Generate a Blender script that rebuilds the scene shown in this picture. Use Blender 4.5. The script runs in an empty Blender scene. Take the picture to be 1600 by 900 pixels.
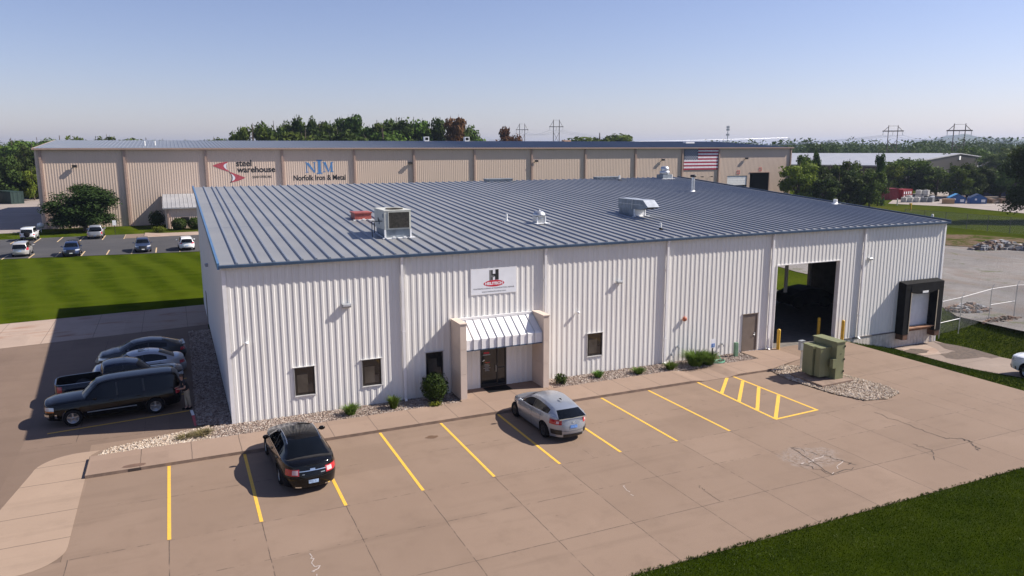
import bpy, bmesh, math, random
from math import radians as R, sin, cos, pi, sqrt, atan2
from mathutils import Vector, Matrix
random.seed(7)
D = bpy.data
SC = bpy.context.scene
COL = SC.collection

# ------------------------------------------------------------------ camera
cam_d = D.cameras.new("camera"); cam = D.objects.new("camera", cam_d); COL.objects.link(cam)
SC.camera = cam
YAW, PITCH, ROLL = R(24.2795), R(10.4058), R(-0.1646)
_f = Vector((sin(YAW)*cos(PITCH), cos(YAW)*cos(PITCH), -sin(PITCH)))
_r0 = Vector((cos(YAW), -sin(YAW), 0)); _u0 = _r0.cross(_f)
_r = cos(ROLL)*_r0 + sin(ROLL)*_u0; _u = -sin(ROLL)*_r0 + cos(ROLL)*_u0
cam.matrix_world = Matrix(((_r.x, _u.x, -_f.x, -1.7227), (_r.y, _u.y, -_f.y, -34.1882), (_r.z, _u.z, -_f.z, 12.067), (0, 0, 0, 1)))
cam_d.sensor_width = 36; cam_d.lens = 1170.586/1600*36
cam_d.clip_start = 0.5; cam_d.clip_end = 30000
SC.view_settings.view_transform = 'Standard'; SC.view_settings.look = 'None'
SC.view_settings.exposure = 0.78; SC.view_settings.gamma = 1
SC.render.resolution_x = 1024; SC.render.resolution_y = 576

# ------------------------------------------------------------------ light
SUN = Vector((10.1, -2.6, 9.25)).normalized()
SUN_EL = math.asin(SUN.z); SUN_AZ = atan2(SUN.x, SUN.y)      # azimuth clockwise from +Y
w = D.worlds.new("World"); SC.world = w; w.use_nodes = True
nt = w.node_tree; nt.nodes.clear()
wo = nt.nodes.new('ShaderNodeOutputWorld'); bg = nt.nodes.new('ShaderNodeBackground'); sky = nt.nodes.new('ShaderNodeTexSky')
sky.sky_type = 'NISHITA'; sky.sun_disc = False; sky.sun_elevation = SUN_EL; sky.sun_rotation = SUN_AZ
sky.air_density = 1.0; sky.dust_density = 0.4; sky.ozone_density = 1.6; sky.altitude = 100
tint = nt.nodes.new('ShaderNodeMix'); tint.data_type = 'RGBA'; tint.blend_type = 'MULTIPLY'; tint.inputs[0].default_value = 1
tint.inputs[7].default_value = (1.03, 0.92, 1.09, 1)
nt.links.new(sky.outputs[0], tint.inputs[6]); nt.links.new(tint.outputs[2], bg.inputs[0]); bg.inputs[1].default_value = 0.068
nt.links.new(bg.outputs[0], wo.inputs[0])
sl = D.lights.new("sun", 'SUN'); sl.energy = 5.0; sl.angle = R(0.55); sl.color = (1.0, 0.93, 0.84)
so = D.objects.new("sun", sl); COL.objects.link(so); so.rotation_euler = (-SUN).to_track_quat('-Z', 'Y').to_euler(); so.location = (60, -40, 60)

# ------------------------------------------------------------------ mesh helpers
class MB:
    def __init__(s): s.v = []; s.f = []; s.m = []; s.sm = []
    def add(s, vs, fs, m=0, smooth=False):
        o = len(s.v); s.v.extend([tuple(p) for p in vs])
        for f in fs: s.f.append([i+o for i in f]); s.m.append(m); s.sm.append(smooth)
    def quad(s, a, b, c, d, m=0): s.add([a, b, c, d], [(0, 1, 2, 3)], m)
    def poly(s, pts, m=0): s.add(pts, [tuple(range(len(pts)))], m)
    def box(s, x0, y0, z0, x1, y1, z1, m=0):
        s.add([(x0,y0,z0),(x1,y0,z0),(x1,y1,z0),(x0,y1,z0),(x0,y0,z1),(x1,y0,z1),(x1,y1,z1),(x0,y1,z1)],
              [(0,3,2,1),(4,5,6,7),(0,1,5,4),(1,2,6,5),(2,3,7,6),(3,0,4,7)], m)
    def prism(s, pts, z0, z1, m=0):
        n = len(pts)
        s.add([(x,y,z0) for x,y in pts]+[(x,y,z1) for x,y in pts],
              [tuple(range(n))[::-1], tuple(range(n,2*n))]+[(i,(i+1)%n,n+(i+1)%n,n+i) for i in range(n)], m)
    def prism_y(s, pts, y0, y1, m=0):      # (x,z) outline extruded along y
        n = len(pts)
        s.add([(x,y0,z) for x,z in pts]+[(x,y1,z) for x,z in pts],
              [tuple(range(n)), tuple(range(n,2*n))[::-1]]+[(i,n+i,n+(i+1)%n,(i+1)%n) for i in range(n)], m)
    def prism_x(s, pts, x0, x1, m=0):      # (y,z) outline extruded along x
        n = len(pts)
        s.add([(x0,y,z) for y,z in pts]+[(x1,y,z) for y,z in pts],
              [tuple(range(n))[::-1], tuple(range(n,2*n))]+[(i,(i+1)%n,n+(i+1)%n,n+i) for i in range(n)], m)
    def tube(s, a, b, r, r2=None, n=8, m=0, cap=True, smooth=True):
        a = Vector(a); b = Vector(b); r2 = r if r2 is None else r2
        d = (b-a).normalized(); u = d.orthogonal().normalized(); w_ = d.cross(u)
        vs = []
        for k in range(n):
            t = 2*pi*k/n; e = u*cos(t)+w_*sin(t); vs.append(a+e*r)
        for k in range(n):
            t = 2*pi*k/n; e = u*cos(t)+w_*sin(t); vs.append(b+e*r2)
        s.add(vs, [(k,(k+1)%n,n+(k+1)%n,n+k) for k in range(n)], m, smooth)
        if cap:
            s.add(vs[:n], [tuple(range(n))[::-1]], m); s.add(vs[n:], [tuple(range(n))], m)
    def path(s, pts, r, n=6, m=0):
        for a, b in zip(pts, pts[1:]): s.tube(a, b, r, n=n, m=m)
    def lathe(s, prof, c=(0,0,0), n=20, m=0, axis='z', smooth=True):
        vs = []
        for r, h in prof:
            for k in range(n):
                t = 2*pi*k/n
                p = (r*cos(t), r*sin(t), h) if axis == 'z' else ((r*cos(t), h, r*sin(t)) if axis == 'y' else (h, r*cos(t), r*sin(t)))
                vs.append((c[0]+p[0], c[1]+p[1], c[2]+p[2]))
        fs = []
        for j in range(len(prof)-1):
            for k in range(n):
                q = (j*n+k, j*n+(k+1)%n, (j+1)*n+(k+1)%n, (j+1)*n+k); fs.append(q if axis != 'y' else q[::-1])
        s.add(vs, fs, m, smooth)
    def build(s, name, mats, parent=None, loc=None, rotz=None):
        me = D.meshes.new(name); me.from_pydata(s.v, [], s.f)
        if not isinstance(mats, (list, tuple)): mats = [mats]
        for x in mats: me.materials.append(x)
        me.polygons.foreach_set('material_index', s.m); me.polygons.foreach_set('use_smooth', s.sm); me.update()
        return link(name, me, parent, loc, rotz)
def link(name, me, parent=None, loc=None, rotz=None):
    o = D.objects.new(name, me); COL.objects.link(o)
    if parent is not None: o.parent = parent
    if loc is not None: o.location = loc
    if rotz is not None: o.rotation_euler = (0, 0, rotz)
    return o
def tag(o, label=None, cat=None, group=None, kind=None):
    if label: o['label'] = label
    if cat: o['category'] = cat
    if group: o['group'] = group
    if kind: o['kind'] = kind
    return o
def empty(name, loc, rotz=0, label=None, cat=None, group=None):
    o = D.objects.new(name, None); COL.objects.link(o); o.location = loc; o.rotation_euler = (0, 0, rotz); o.empty_display_size = .3
    return tag(o, label, cat, group)
def copy_tree(o, parent=None):
    c = o.copy(); COL.objects.link(c)
    if parent is not None: c.parent = parent
    for ch in list(o.children): copy_tree(ch, c)
    return c

# ------------------------------------------------------------------ shader helpers
class X:
    """tiny expression wrapper that builds Math nodes"""
    nt = None
    def __init__(s, sock): s.s = sock
    @staticmethod
    def op(kind, *a, clamp=False):
        n = X.nt.nodes.new('ShaderNodeMath'); n.operation = kind; n.use_clamp = clamp
        for i, q in enumerate(a):
            if isinstance(q, X): X.nt.links.new(q.s, n.inputs[i])
            else: n.inputs[i].default_value = q
        return X(n.outputs[0])
    def __add__(s, o): return X.op('ADD', s, o)
    def __sub__(s, o): return X.op('SUBTRACT', s, o)
    def __rsub__(s, o): return X.op('SUBTRACT', o, s)
    def __mul__(s, o): return X.op('MULTIPLY', s, o)
    __radd__ = __add__; __rmul__ = __mul__
    def abs(s): return X.op('ABSOLUTE', s)
    def lt(s, o): return X.op('LESS_THAN', s, o)
    def gt(s, o): return X.op('GREATER_THAN', s, o)
    def mn(s, o): return X.op('MINIMUM', s, o)
    def mx(s, o): return X.op('MAXIMUM', s, o)
    def sin(s): return X.op('SINE', s)
    def ramp(s, a, b):            # smooth 0..1 between a and b
        n = X.nt.nodes.new('ShaderNodeMapRange'); n.interpolation_type = 'SMOOTHSTEP'
        X.nt.links.new(s.s, n.inputs[0]); n.inputs[1].default_value = a; n.inputs[2].default_value = b
        return X(n.outputs[0])
def mat_new(name):
    m = D.materials.new(name); m.use_nodes = True; t = m.node_tree; X.nt = t
    b = t.nodes['Principled BSDF']; return m, t, b
def coords(t, kind='Object'):
    tc = t.nodes.new('ShaderNodeTexCoord') if kind != 'World' else t.nodes.new('ShaderNodeNewGeometry')
    s = tc.outputs[kind] if kind != 'World' else tc.outputs['Position']
    sp = t.nodes.new('ShaderNodeSeparateXYZ'); t.links.new(s, sp.inputs[0])
    return s, X(sp.outputs[0]), X(sp.outputs[1]), X(sp.outputs[2])
def noise(t, vec, scale, detail=4, rough=.55, dist=0, sx=None):
    if sx:
        mp = t.nodes.new('ShaderNodeMapping'); mp.inputs['Scale'].default_value = sx; t.links.new(vec, mp.inputs[0]); vec = mp.outputs[0]
    n = t.nodes.new('ShaderNodeTexNoise'); n.inputs['Scale'].default_value = scale; n.inputs['Detail'].default_value = detail
    n.inputs['Roughness'].default_value = rough; n.inputs['Distortion'].default_value = dist; t.links.new(vec, n.inputs['Vector'])
    return X(n.outputs[0])
def vor(t, vec, scale, feature='F1', rnd=1):
    n = t.nodes.new('ShaderNodeTexVoronoi'); n.feature = feature; n.inputs['Scale'].default_value = scale; n.inputs['Randomness'].default_value = rnd
    t.links.new(vec, n.inputs['Vector']); return n
def mixc(t, f, a, b):
    n = t.nodes.new('ShaderNodeMix'); n.data_type = 'RGBA'
    if isinstance(f, X): t.links.new(f.s, n.inputs[0])
    else: n.inputs[0].default_value = f
    for i, q in ((6, a), (7, b)):
        if isinstance(q, (tuple, list)): n.inputs[i].default_value = (*q[:3], 1)
        else: t.links.new(q, n.inputs[i])
    return n.outputs[2]
def bump(t, b, h, strength=.3, dist=.02):
    n = t.nodes.new('ShaderNodeBump'); n.inputs['Strength'].default_value = strength; n.inputs['Distance'].default_value = dist
    t.links.new(h.s, n.inputs['Height']); t.links.new(n.outputs[0], b.inputs['Normal'])
def plain(name, col, rough=.6, metal=0, var=.12, scale=2.5, coat=0, spec=.5, dirt=None):
    """paint / metal with a soft uneven tone and roughness"""
    m, t, b = mat_new(name)
    v, x, y, z = coords(t, 'Object')
    n = noise(t, v, scale, 5)
    c1 = tuple(min(1, c*(1-var)) for c in col); c2 = tuple(min(1, c*(1+var)) for c in col)
    c = mixc(t, n.ramp(.3, .7), c1, c2)
    if dirt:
        d = noise(t, v, scale*.35, 6, .65)
        c = mixc(t, d.ramp(.5, .75)*dirt[3], c, dirt[:3])
    t.links.new(c, b.inputs['Base Color'])
    rr = n*.15+(rough-.07); t.links.new(rr.s, b.inputs['Roughness'])
    b.inputs['Metallic'].default_value = metal; b.inputs['Specular IOR Level'].default_value = spec
    if coat: b.inputs['Coat Weight'].default_value = coat; b.inputs['Coat Roughness'].default_value = .04
    return m

M = {}
x0s_ = -2.63
def concrete(name, base, alt, joints_x=None, joints_y=None, jx_y=None, rust=0, crack=False, streak=True, rough=.85):
    m, t, b = mat_new(name)
    v, x, y, z = coords(t, 'World')
    big = noise(t, v, .16, 5, .6); mid = noise(t, v, .9, 6, .65); fine = noise(t, v, 26, 4, .7)
    c = mixc(t, big.ramp(.32, .68), base, alt)
    dk = tuple(q*.80 for q in base)
    c = mixc(t, mid.ramp(.48, .78)*.55, c, dk)
    if streak:
        st = noise(t, v, 1.0, 5, .6, .3, sx=(.10, 1.1, 1))
        c = mixc(t, st.ramp(.52, .72)*.42, c, tuple(q*.76 for q in base))
        st2 = noise(t, v, 1.0, 4, .6, .4, sx=(.5, .16, 1))
        c = mixc(t, st2.ramp(.56, .76)*.3, c, tuple(min(1, q*1.2) for q in alt))
    c = mixc(t, fine.ramp(.35, .8)*.22, c, tuple(q*.62 for q in base))
    spot = vor(t, v, 1.1); sz = noise(t, v, .55, 2)
    sp_ = X(spot.outputs['Distance']).lt(.055)*sz.gt(.55)
    c = mixc(t, sp_*.45, c, tuple(q*.55 for q in base))
    wob = (noise(t, v, 1.6, 3)-.5)*.05
    brk = noise(t, v, 2.2, 5, .7)
    jm = None
    def line(d, wd, dash):
        l = 1-d.ramp(wd*.4, wd*1.3)
        return l*(brk.ramp(.5-dash, .62-dash))
    for jx, lo, hi, dash in (joints_x or []):
        l = line((x-jx+wob).abs(), .016, dash)*y.gt(lo)*y.lt(hi); jm = l if jm is None else jm.mx(l)
    for jy, lo, hi, dash in (joints_y or []):
        l = line((y-jy+wob).abs(), .018, dash)*x.gt(lo)*x.lt(hi); jm = l if jm is None else jm.mx(l)
    if jm is not None:
        c = mixc(t, jm*.85, c, (.05, .038, .033))
    if crack:
        for cx, cy, rad, sc in ((20.7, -13.45, 1.15, 1.5),):
            dd = X.op('SQRT', (x-cx)*(x-cx)*.5+(y-cy)*(y-cy)*1.3)+(mid-.5)*2.2
            ins = 1-dd.ramp(rad*.65, rad)
            vv = vor(t, v, sc, 'DISTANCE_TO_EDGE')
            cr = 1-X(vv.outputs['Distance']).ramp(.008, .035)
            vv2 = vor(t, v, sc*3.1, 'DISTANCE_TO_EDGE'); cr2 = 1-X(vv2.outputs['Distance']).ramp(.02, .07)
            c = mixc(t, ins*noise(t, v, 5, 4, .7).ramp(.35, .6)*.6, c, (.30, .26, .235))
            c = mixc(t, ins*(cr2*.5), c, (.10, .078, .065))
    if rust:
        rs = noise(t, v, 1, 6, .7, .5, sx=(.28, 1.3, 1)); rs2 = noise(t, v, .35, 2)
        c = mixc(t, rs.ramp(.5, .66)*rs2.ramp(.4, .55)*rust, c, (.23, .105, .055))
    slab = t.nodes.new('ShaderNodeTexWhiteNoise'); cb = t.nodes.new('ShaderNodeCombineXYZ')
    fx = X.op('FLOOR', (x-x0s_)*(1/2.7876)); fy = X.op('FLOOR', (y+9.87)*(1/2.55)); t.links.new(fx.s, cb.inputs[0]); t.links.new(fy.s, cb.inputs[1]); t.links.new(cb.outputs[0], slab.inputs['Vector'])
    c = mixc(t, X(slab.outputs['Value'])*.34, c, tuple(q*.70 for q in base))
    t.links.new(c, b.inputs['Base Color']); b.inputs['Roughness'].default_value = rough; b.inputs['Specular IOR Level'].default_value = .25
    bump(t, b, fine+mid*.5, .25, .01)
    return m
x0s, sps = -2.63, 2.7876
jx_front = [(x0s+sps*k, -17.6, -9.85, .12) for k in range(-1, 14)]
jx_stall = [(x0s+sps*(k+.55), -9.85, -3.6, .0) for k in (5, 8)]
jy = [(-6.55, -5.6, 25, .04), (-9.87, -5.5, 30, .04), (-12.35, -5.6, 36.5, .04), (-15.0, -5.6, 36.5, .12)]
M['lot'] = concrete('lot_concrete', (.214, .150, .109), (.240, .171, .126), jx_front+jx_stall+[(28.0, -9.8, -4, .1), (32.0, -13, 0, .1), (34.2,-14,0,.08)], jy+[(-3.0,28.5,36.5,.1),(-6.4,30.8,36.5,.1)], crack=True)
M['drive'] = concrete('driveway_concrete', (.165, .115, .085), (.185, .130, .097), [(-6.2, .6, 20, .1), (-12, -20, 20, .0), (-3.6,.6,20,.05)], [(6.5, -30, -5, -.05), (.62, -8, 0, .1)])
M['apron'] = concrete('apron_concrete', (.335, .255, .205), (.38, .29, .23), [(-4.3-2.9*k, 19, 30, .25) for k in range(-1, 9)], [(24.3, -40, 0, .0)], rust=.75)
M['walk'] = concrete('walkway_concrete', (.255, .18, .135), (.285, .205, .155), [(-5.5+1.86*k, -4, -.2, .4) for k in range(0, 20)], [], streak=False)
M['island'] = concrete('island_concrete', (.31, .225, .165), (.34, .25, .185), [], [(-1.75, -9, -5, .25), (-3.5, -9, -5, .3), (-6.2, -9, -5, .3), (-8.3, -9, -5, .3)], streak=True)
M['dockslab'] = concrete('dock_lane_concrete', (.29, .23, .19), (.22, .17, .14), [(44.0, -20, 0, .1)], [(-2.1, 40, 47, .3), (-4.6, 40, 47, .2), (-9, 40, 47, .2)])
M['pale'] = concrete('pale_concrete', (.28, .24, .215), (.32, .275, .245))
M['kerbface'] = plain('kerb_concrete', (.2, .14, .105), .9, var=.2)
def m_grass(name, dark, light, dry, scale=1.0, stripes=False, bumpy=.5):
    m, t, b = mat_new(name); v, x, y, z = coords(t, 'World')
    big = noise(t, v, .05*scale, 4, .6); mid = noise(t, v, .55*scale, 6, .7); fine = noise(t, v, 9*scale, 5, .75)
    c = mixc(t, mid.ramp(.3, .7), dark, light)
    c = mixc(t, fine.ramp(.35, .7)*.6, c, tuple(q*.5 for q in dark)); tuft = noise(t, v, 2.2*scale, 5, .8, .3); c = mixc(t, tuft.ramp(.5, .72)*.55, c, tuple(q*.45 for q in dark))
    c = mixc(t, big.ramp(.5, .72)*.5, c, dry)
    if stripes:
        s1 = ((x*1.7+y*.30+noise(t, v, .06, 2)*9)+mid*.7).sin().ramp(-.8, .8)
        c = mixc(t, s1*.32, c, (.085, .108, .008))
        s2 = noise(t, v, 1, 4, .6, .2, sx=(.05, .9, 1)); c = mixc(t, s2.ramp(.5, .7)*.3, c, (.075,.085,.010))
    t.links.new(c, b.inputs['Base Color']); b.inputs['Roughness'].default_value = .95; b.inputs['Specular IOR Level'].default_value = 0
    bump(t, b, fine+mid, bumpy, .08)
    return m
M['grass'] = m_grass('lawn_grass', (.030, .048, .0025), (.052, .074, .004), (.075, .085, .008), 1, True)
M['grassnear'] = m_grass('near_lawn_grass', (.018, .030, .002), (.034, .050, .003), (.046, .056, .006), 1.4, False, .8)
M['field'] = m_grass('field_grass', (.038, .054, .005), (.058, .072, .007), (.085, .08, .02), .35)
def m_gravel(name, cols, scale=9):
    m, t, b = mat_new(name); v, x, y, z = coords(t, 'World')
    vo = vor(t, v, scale); cr = t.nodes.new('ShaderNodeValToRGB'); sp = t.nodes.new('ShaderNodeSeparateColor')
    t.links.new(vo.outputs['Color'], sp.inputs[0]); t.links.new(sp.outputs[0], cr.inputs[0])
    el = cr.color_ramp.elements; el[0].color = (*cols[0], 1); el[1].color = (*cols[-1], 1)
    for i, c in enumerate(cols[1:-1]): e = el.new((i+1)/(len(cols)-1)); e.color = (*c, 1)
    big = noise(t, v, .25, 5, .65)
    c = mixc(t, big.ramp(.45, .75)*.35, cr.outputs[0], tuple(q*.6 for q in cols[0]))
    t.links.new(c, b.inputs['Base Color']); b.inputs['Roughness'].default_value = .9; b.inputs['Specular IOR Level'].default_value = .2
    bump(t, b, X(vo.outputs['Distance']), .6, .03)
    return m
M['stone'] = m_gravel('landscape_stone', [(.14, .095, .075), (.22, .165, .135), (.33, .26, .215), (.46, .40, .35), (.25, .19, .16)], 11)
M['stonepale'] = m_gravel('pale_landscape_stone', [(.23, .165, .12), (.35, .27, .20), (.44, .36, .28), (.56, .49, .41), (.38, .29, .22)], 11)
M['soil'] = plain('soil', (.09, .065, .05), .95, var=.3, scale=6)
def m_yard():
    m, t, b = mat_new('gravel_yard'); v, x, y, z = coords(t, 'World')
    a = noise(t, v, .12, 6, .65, .6); f = noise(t, v, 3.2, 6, .8); g = noise(t, v, 1, 5, .7, .5, sx=(.35, .12, 1))
    c = mixc(t, a.ramp(.3, .7), (.125, .112, .104), (.225, .208, .196))
    c = mixc(t, g.ramp(.45, .62)*.75, c, (.17, .128, .10)); q2 = noise(t, v, .9, 6, .8, .4); c = mixc(t, q2.ramp(.55, .7)*.6, c, (.10, .09, .085))
    c = mixc(t, f.ramp(.4, .7)*.45, c, (.15, .14, .135))
    w_ = noise(t, v, .35, 5, .7); c = mixc(t, w_.ramp(.56, .64)*.7, c, (.075, .085, .03))
    t.links.new(c, b.inputs['Base Color']); b.inputs['Roughness'].default_value = .95; bump(t, b, f, 1.0, .14); return m
M['yard'] = m_yard()
def m_dirtgrass():
    m, t, b = mat_new('patchy_dirt_and_grass'); v, x, y, z = coords(t, 'World')
    n = noise(t, v, .35, 6, .75, .5); f = noise(t, v, 3, 5, .8)
    c = mixc(t, n.ramp(.42, .55), (.045, .062, .008), (.15, .105, .075)); c = mixc(t, f.ramp(.45, .7)*.6, c, (.05, .04, .025))
    t.links.new(c, b.inputs['Base Color']); b.inputs['Roughness'].default_value = .95; b.inputs['Specular IOR Level'].default_value = 0; bump(t, b, f, .9, .12); return m
M['dirtgrass'] = m_dirtgrass()
def m_asphalt():
    m, t, b = mat_new('asphalt'); v, x, y, z = coords(t, 'World')
    a = noise(t, v, .15, 5, .6); f = noise(t, v, 14, 4, .7); g = noise(t, v, 1, 5, .65, .3, sx=(.05, .5, 1))
    c = mixc(t, a.ramp(.3, .7), (.034, .033, .036), (.05, .048, .05)); c = mixc(t, g.ramp(.5, .7)*.5, c, (.075, .07, .068)); c = mixc(t, f.ramp(.5, .8)*.3, c, (.09, .085, .08))
    t.links.new(c, b.inputs['Base Color']); b.inputs['Roughness'].default_value = .9; return m
M['asphalt'] = m_asphalt()
def m_paintline(name, col):
    m, t, b = mat_new(name); v, x, y, z = coords(t, 'World')
    n = noise(t, v, 6, 6, .8); c = mixc(t, n.ramp(.47, .72)*.8, col, tuple(q*.45+.08 for q in col)); t.links.new(c, b.inputs['Base Color']); b.inputs['Roughness'].default_value = .7; return m
M['yellow'] = m_paintline('yellow_line_paint', (.68, .40, .045))
M['fadedline'] = m_paintline('faded_line_paint', (.55, .40, .22))
# sheet-metal cladding with faint vertical dirt and horizontal lap marks
def m_clad(name, base, dirty, lap=None, rough=.45):
    m, t, b = mat_new(name); v, x, y, z = coords(t, 'World')
    n = noise(t, v, 1, 5, .6, 0, sx=(2.2, 2.2, .18)); f = noise(t, v, .35, 3); k = noise(t, v, 5, 4, .7)
    c = mixc(t, n.ramp(.5, .8)*.45, base, dirty); c = mixc(t, f.ramp(.4, .7)*.15, c, tuple(q*.85 for q in base))
    lo = (1-z.ramp(-.2, .7))*k.ramp(.35, .65); c = mixc(t, lo*.35, c, dirty)
    t.links.new(c, b.inputs['Base Color']); b.inputs['Roughness'].default_value = rough; b.inputs['Specular IOR Level'].default_value = .4; return m
M['white_clad'] = m_clad('white_steel_cladding', (.73, .71, .675), (.57, .54, .49))
M['beige_clad'] = m_clad('beige_steel_cladding', (.60, .47, .375), (.53, .41, .325))
M['white_trim'] = plain('white_trim', (.76, .74, .73), .45, var=.05)
M['beige_trim'] = plain('beige_trim', (.36, .25, .20), .5, var=.08)
def m_roof(name, a_, b_, metal=.55):
    m, t, b = mat_new(name); v, x, y, z = coords(t, 'World')
    n = noise(t, v, .3, 5, .6); f = noise(t, v, 1, 5, .6, 0, sx=(3, .4, 1)); s = noise(t, v, 30, 2)
    c = mixc(t, n.ramp(.3, .7), a_, b_); c = mixc(t, f.ramp(.5, .8)*.3, c, tuple(q*.8 for q in a_)); c = mixc(t, s.ramp(.4, .7)*.12, c, tuple(q*1.3 for q in b_))
    t.links.new(c, b.inputs['Base Color']); b.inputs['Metallic'].default_value = metal; r = n*.2+.36; t.links.new(r.s, b.inputs['Roughness']); return m
M['roof'] = m_roof('grey_blue_steel_roof', (.205, .207, .210), (.24, .241, .242), .15)
M['seam'] = m_roof('roof_seam_steel', (.20, .22, .26), (.23, .25, .29), .3)
M['roof2'] = m_roof('far_grey_steel_roof', (.17, .19, .22), (.22, .235, .26), .3)
M['roof3'] = m_roof('pale_steel_roof', (.27, .275, .29), (.34, .34, .35), .1)
M['blue_trim'] = plain('blue_trim', (.06, .135, .26), .35, var=.1)
M['navy_trim'] = plain('navy_trim', (.035, .06, .105), .35, var=.1)
M['window_trim'] = plain('window_trim', (.50,.49,.48), .5)
M['tan_concrete'] = plain('tan_precast_concrete', (.56, .46, .385), .85, var=.06, scale=1.2)
M['dark_glass'] = plain('tinted_glass', (.012, .013, .014), .06, var=.2, scale=1, spec=.7)
M['blind'] = plain('blind_behind_glass', (.052, .046, .040), .12, var=.35, scale=1.3, spec=.7)
M['bronze'] = plain('dark_bronze_frame', (.02, .017, .015), .4)
M['black'] = plain('black_rubber', (.010, .010, .011), .85, var=.3, spec=.12)
M['blackgloss'] = plain('black_plastic', (.012, .012, .013), .35, var=.2)
M['underside'] = plain('dark_underside', (.006, .006, .006), .9)
M['brown_door'] = plain('brown_door_paint', (.16, .125, .10), .5, var=.08)
M['steel'] = plain('galvanised_steel', (.52, .53, .54), .38, .75, var=.15, scale=5)
M['galv'] = plain('dull_galvanised_sheet', (.20, .23, .26), .55, .15, var=.2, scale=2.5)
M['hvac'] = plain('hvac_cabinet_paint', (.50, .50, .45), .5, var=.08, dirt=(.25, .22, .17, .4))
M['coil'] = plain('hvac_coil_fins', (.03, .027, .022), .7, .2, var=.6, scale=9)
M['redbox'] = plain('red_oxide_paint', (.30, .07, .055), .55, var=.2, dirt=(.16, .06, .045, .5))
M['white'] = plain('white_paint', (.78, .78, .77), .4, var=.05)
M['pvc'] = plain('white_pvc', (.75, .75, .73), .4)
M['green_box'] = plain('utility_green_paint', (.175, .185, .095), .5, var=.08, scale=1.5, dirt=(.13, .12, .07, .35))
M['green_ped'] = plain('pedestal_green', (.12, .22, .14), .5)
M['bollard'] = plain('bollard_yellow', (.62, .36, .03), .5, var=.1, scale=4, dirt=(.2, .12, .05, .5))
M['grey_box'] = plain('grey_meter_box', (.34, .36, .38), .5, .3)
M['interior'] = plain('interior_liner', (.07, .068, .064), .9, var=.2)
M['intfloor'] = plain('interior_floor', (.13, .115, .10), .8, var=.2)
M['redpaint'] = plain('red_paint', (.50, .03, .04), .45)
M['signred'] = plain('sign_red', (.50, .012, .035), .5)
M['logored'] = plain('logo_red', (.42, .07, .09), .5)
M['signblack'] = plain('sign_black', (.012, .012, .014), .5)
M['signgrey'] = plain('sign_grey', (.17, .17, .175), .5)
M['signwhite'] = plain('sign_white', (.76, .77, .80), .45, var=.03)
M['logoblue'] = plain('logo_blue', (.07, .20, .42), .5)
M['navyink'] = plain('navy_lettering', (.018, .018, .035), .5)
M['flagblue'] = plain('flag_blue', (.012, .04, .095), .6); M['flagred'] = plain('flag_red', (.33, .006, .04), .6); M['flagwhite'] = plain('flag_white', (.74, .70, .74), .6)
M['plate'] = plain('licence_plate', (.32, .44, .62), .4, var=.35, scale=18)
M['plateblue'] = plain('blue_licence_plate', (.10, .20, .45), .4, var=.3, scale=18)
M['hose'] = plain('green_hose', (.10, .36, .22), .5)
M['terracotta'] = plain('terracotta_horn', (.36, .10, .05), .5)
M['fence_steel'] = plain('fence_galvanised', (.42, .42, .41), .5, .5)
def m_leaf(name, a_, b_, c_=None, trans=.25):
    m, t, b = mat_new(name); v, x, y, z = coords(t, 'World')
    oi = t.nodes.new('ShaderNodeObjectInfo')
    n = noise(t, v, .55, 4, .6); f = noise(t, v, 4.5, 3, .7)
    c = mixc(t, n.ramp(.3, .7), a_, b_)
    c = mixc(t, f.ramp(.4, .75)*.5, c, c_ or tuple(q*1.35 for q in b_))
    hs = t.nodes.new('ShaderNodeHueSaturation'); t.links.new(c, hs.inputs['Color'])
    r = X(oi.outputs['Random']); t.links.new((r*.5+.78).s, hs.inputs['Value']); t.links.new((r*.04+.48).s, hs.inputs['Hue'])
    t.links.new(hs.outputs[0], b.inputs['Base Color']); b.inputs['Roughness'].default_value = .7; b.inputs['Specular IOR Level'].default_value = .08
    tr = t.nodes.new('ShaderNodeBsdfTranslucent'); t.links.new(hs.outputs[0], tr.inputs[0])
    ms = t.nodes.new('ShaderNodeMixShader'); ms.inputs[0].default_value = trans
    out = [q for q in t.nodes if q.type == 'OUTPUT_MATERIAL'][0]
    t.links.new(b.outputs[0], ms.inputs[1]); t.links.new(tr.outputs[0], ms.inputs[2]); t.links.new(ms.outputs[0], out.inputs[0]); return m
M['leaf'] = m_leaf('green_foliage', (.042, .070, .013), (.078, .115, .018))
M['leafdark'] = m_leaf('dark_foliage', (.030, .052, .012), (.052, .080, .016))
M['leafdeep'] = m_leaf('deep_green_foliage', (.014, .026, .008), (.028, .046, .010), trans=.12)
M['leafyellow'] = m_leaf('yellow_green_foliage', (.075, .105, .012), (.13, .15, .018))
M['leafred'] = m_leaf('reddish_foliage', (.12, .055, .03), (.16, .08, .035), (.06, .065, .02))
M['leafbush'] = m_leaf('shrub_foliage', (.026, .048, .012), (.05, .085, .018), trans=.15)
M['blade'] = m_leaf('grass_blades', (.020, .036, .002), (.038, .058, .003), (.06, .078, .008), .22)
M['straw'] = m_leaf('dry_straw_blades', (.16, .14, .06), (.24, .20, .10), (.20, .19, .08), .2)
M['blade2'] = m_leaf('ornamental_grass_blades', (.055, .105, .014), (.10, .16, .025), (.15, .17, .05), .25)
M['bark'] = plain('bark', (.075, .055, .04), .9, var=.3, scale=5)
M['wood'] = plain('weathered_wood', (.22, .14, .085), .8, var=.3, scale=6)
M['polewood'] = plain('dark_pole_wood', (.085, .065, .055), .85, var=.2)
HAZE = 0.00014
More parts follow.
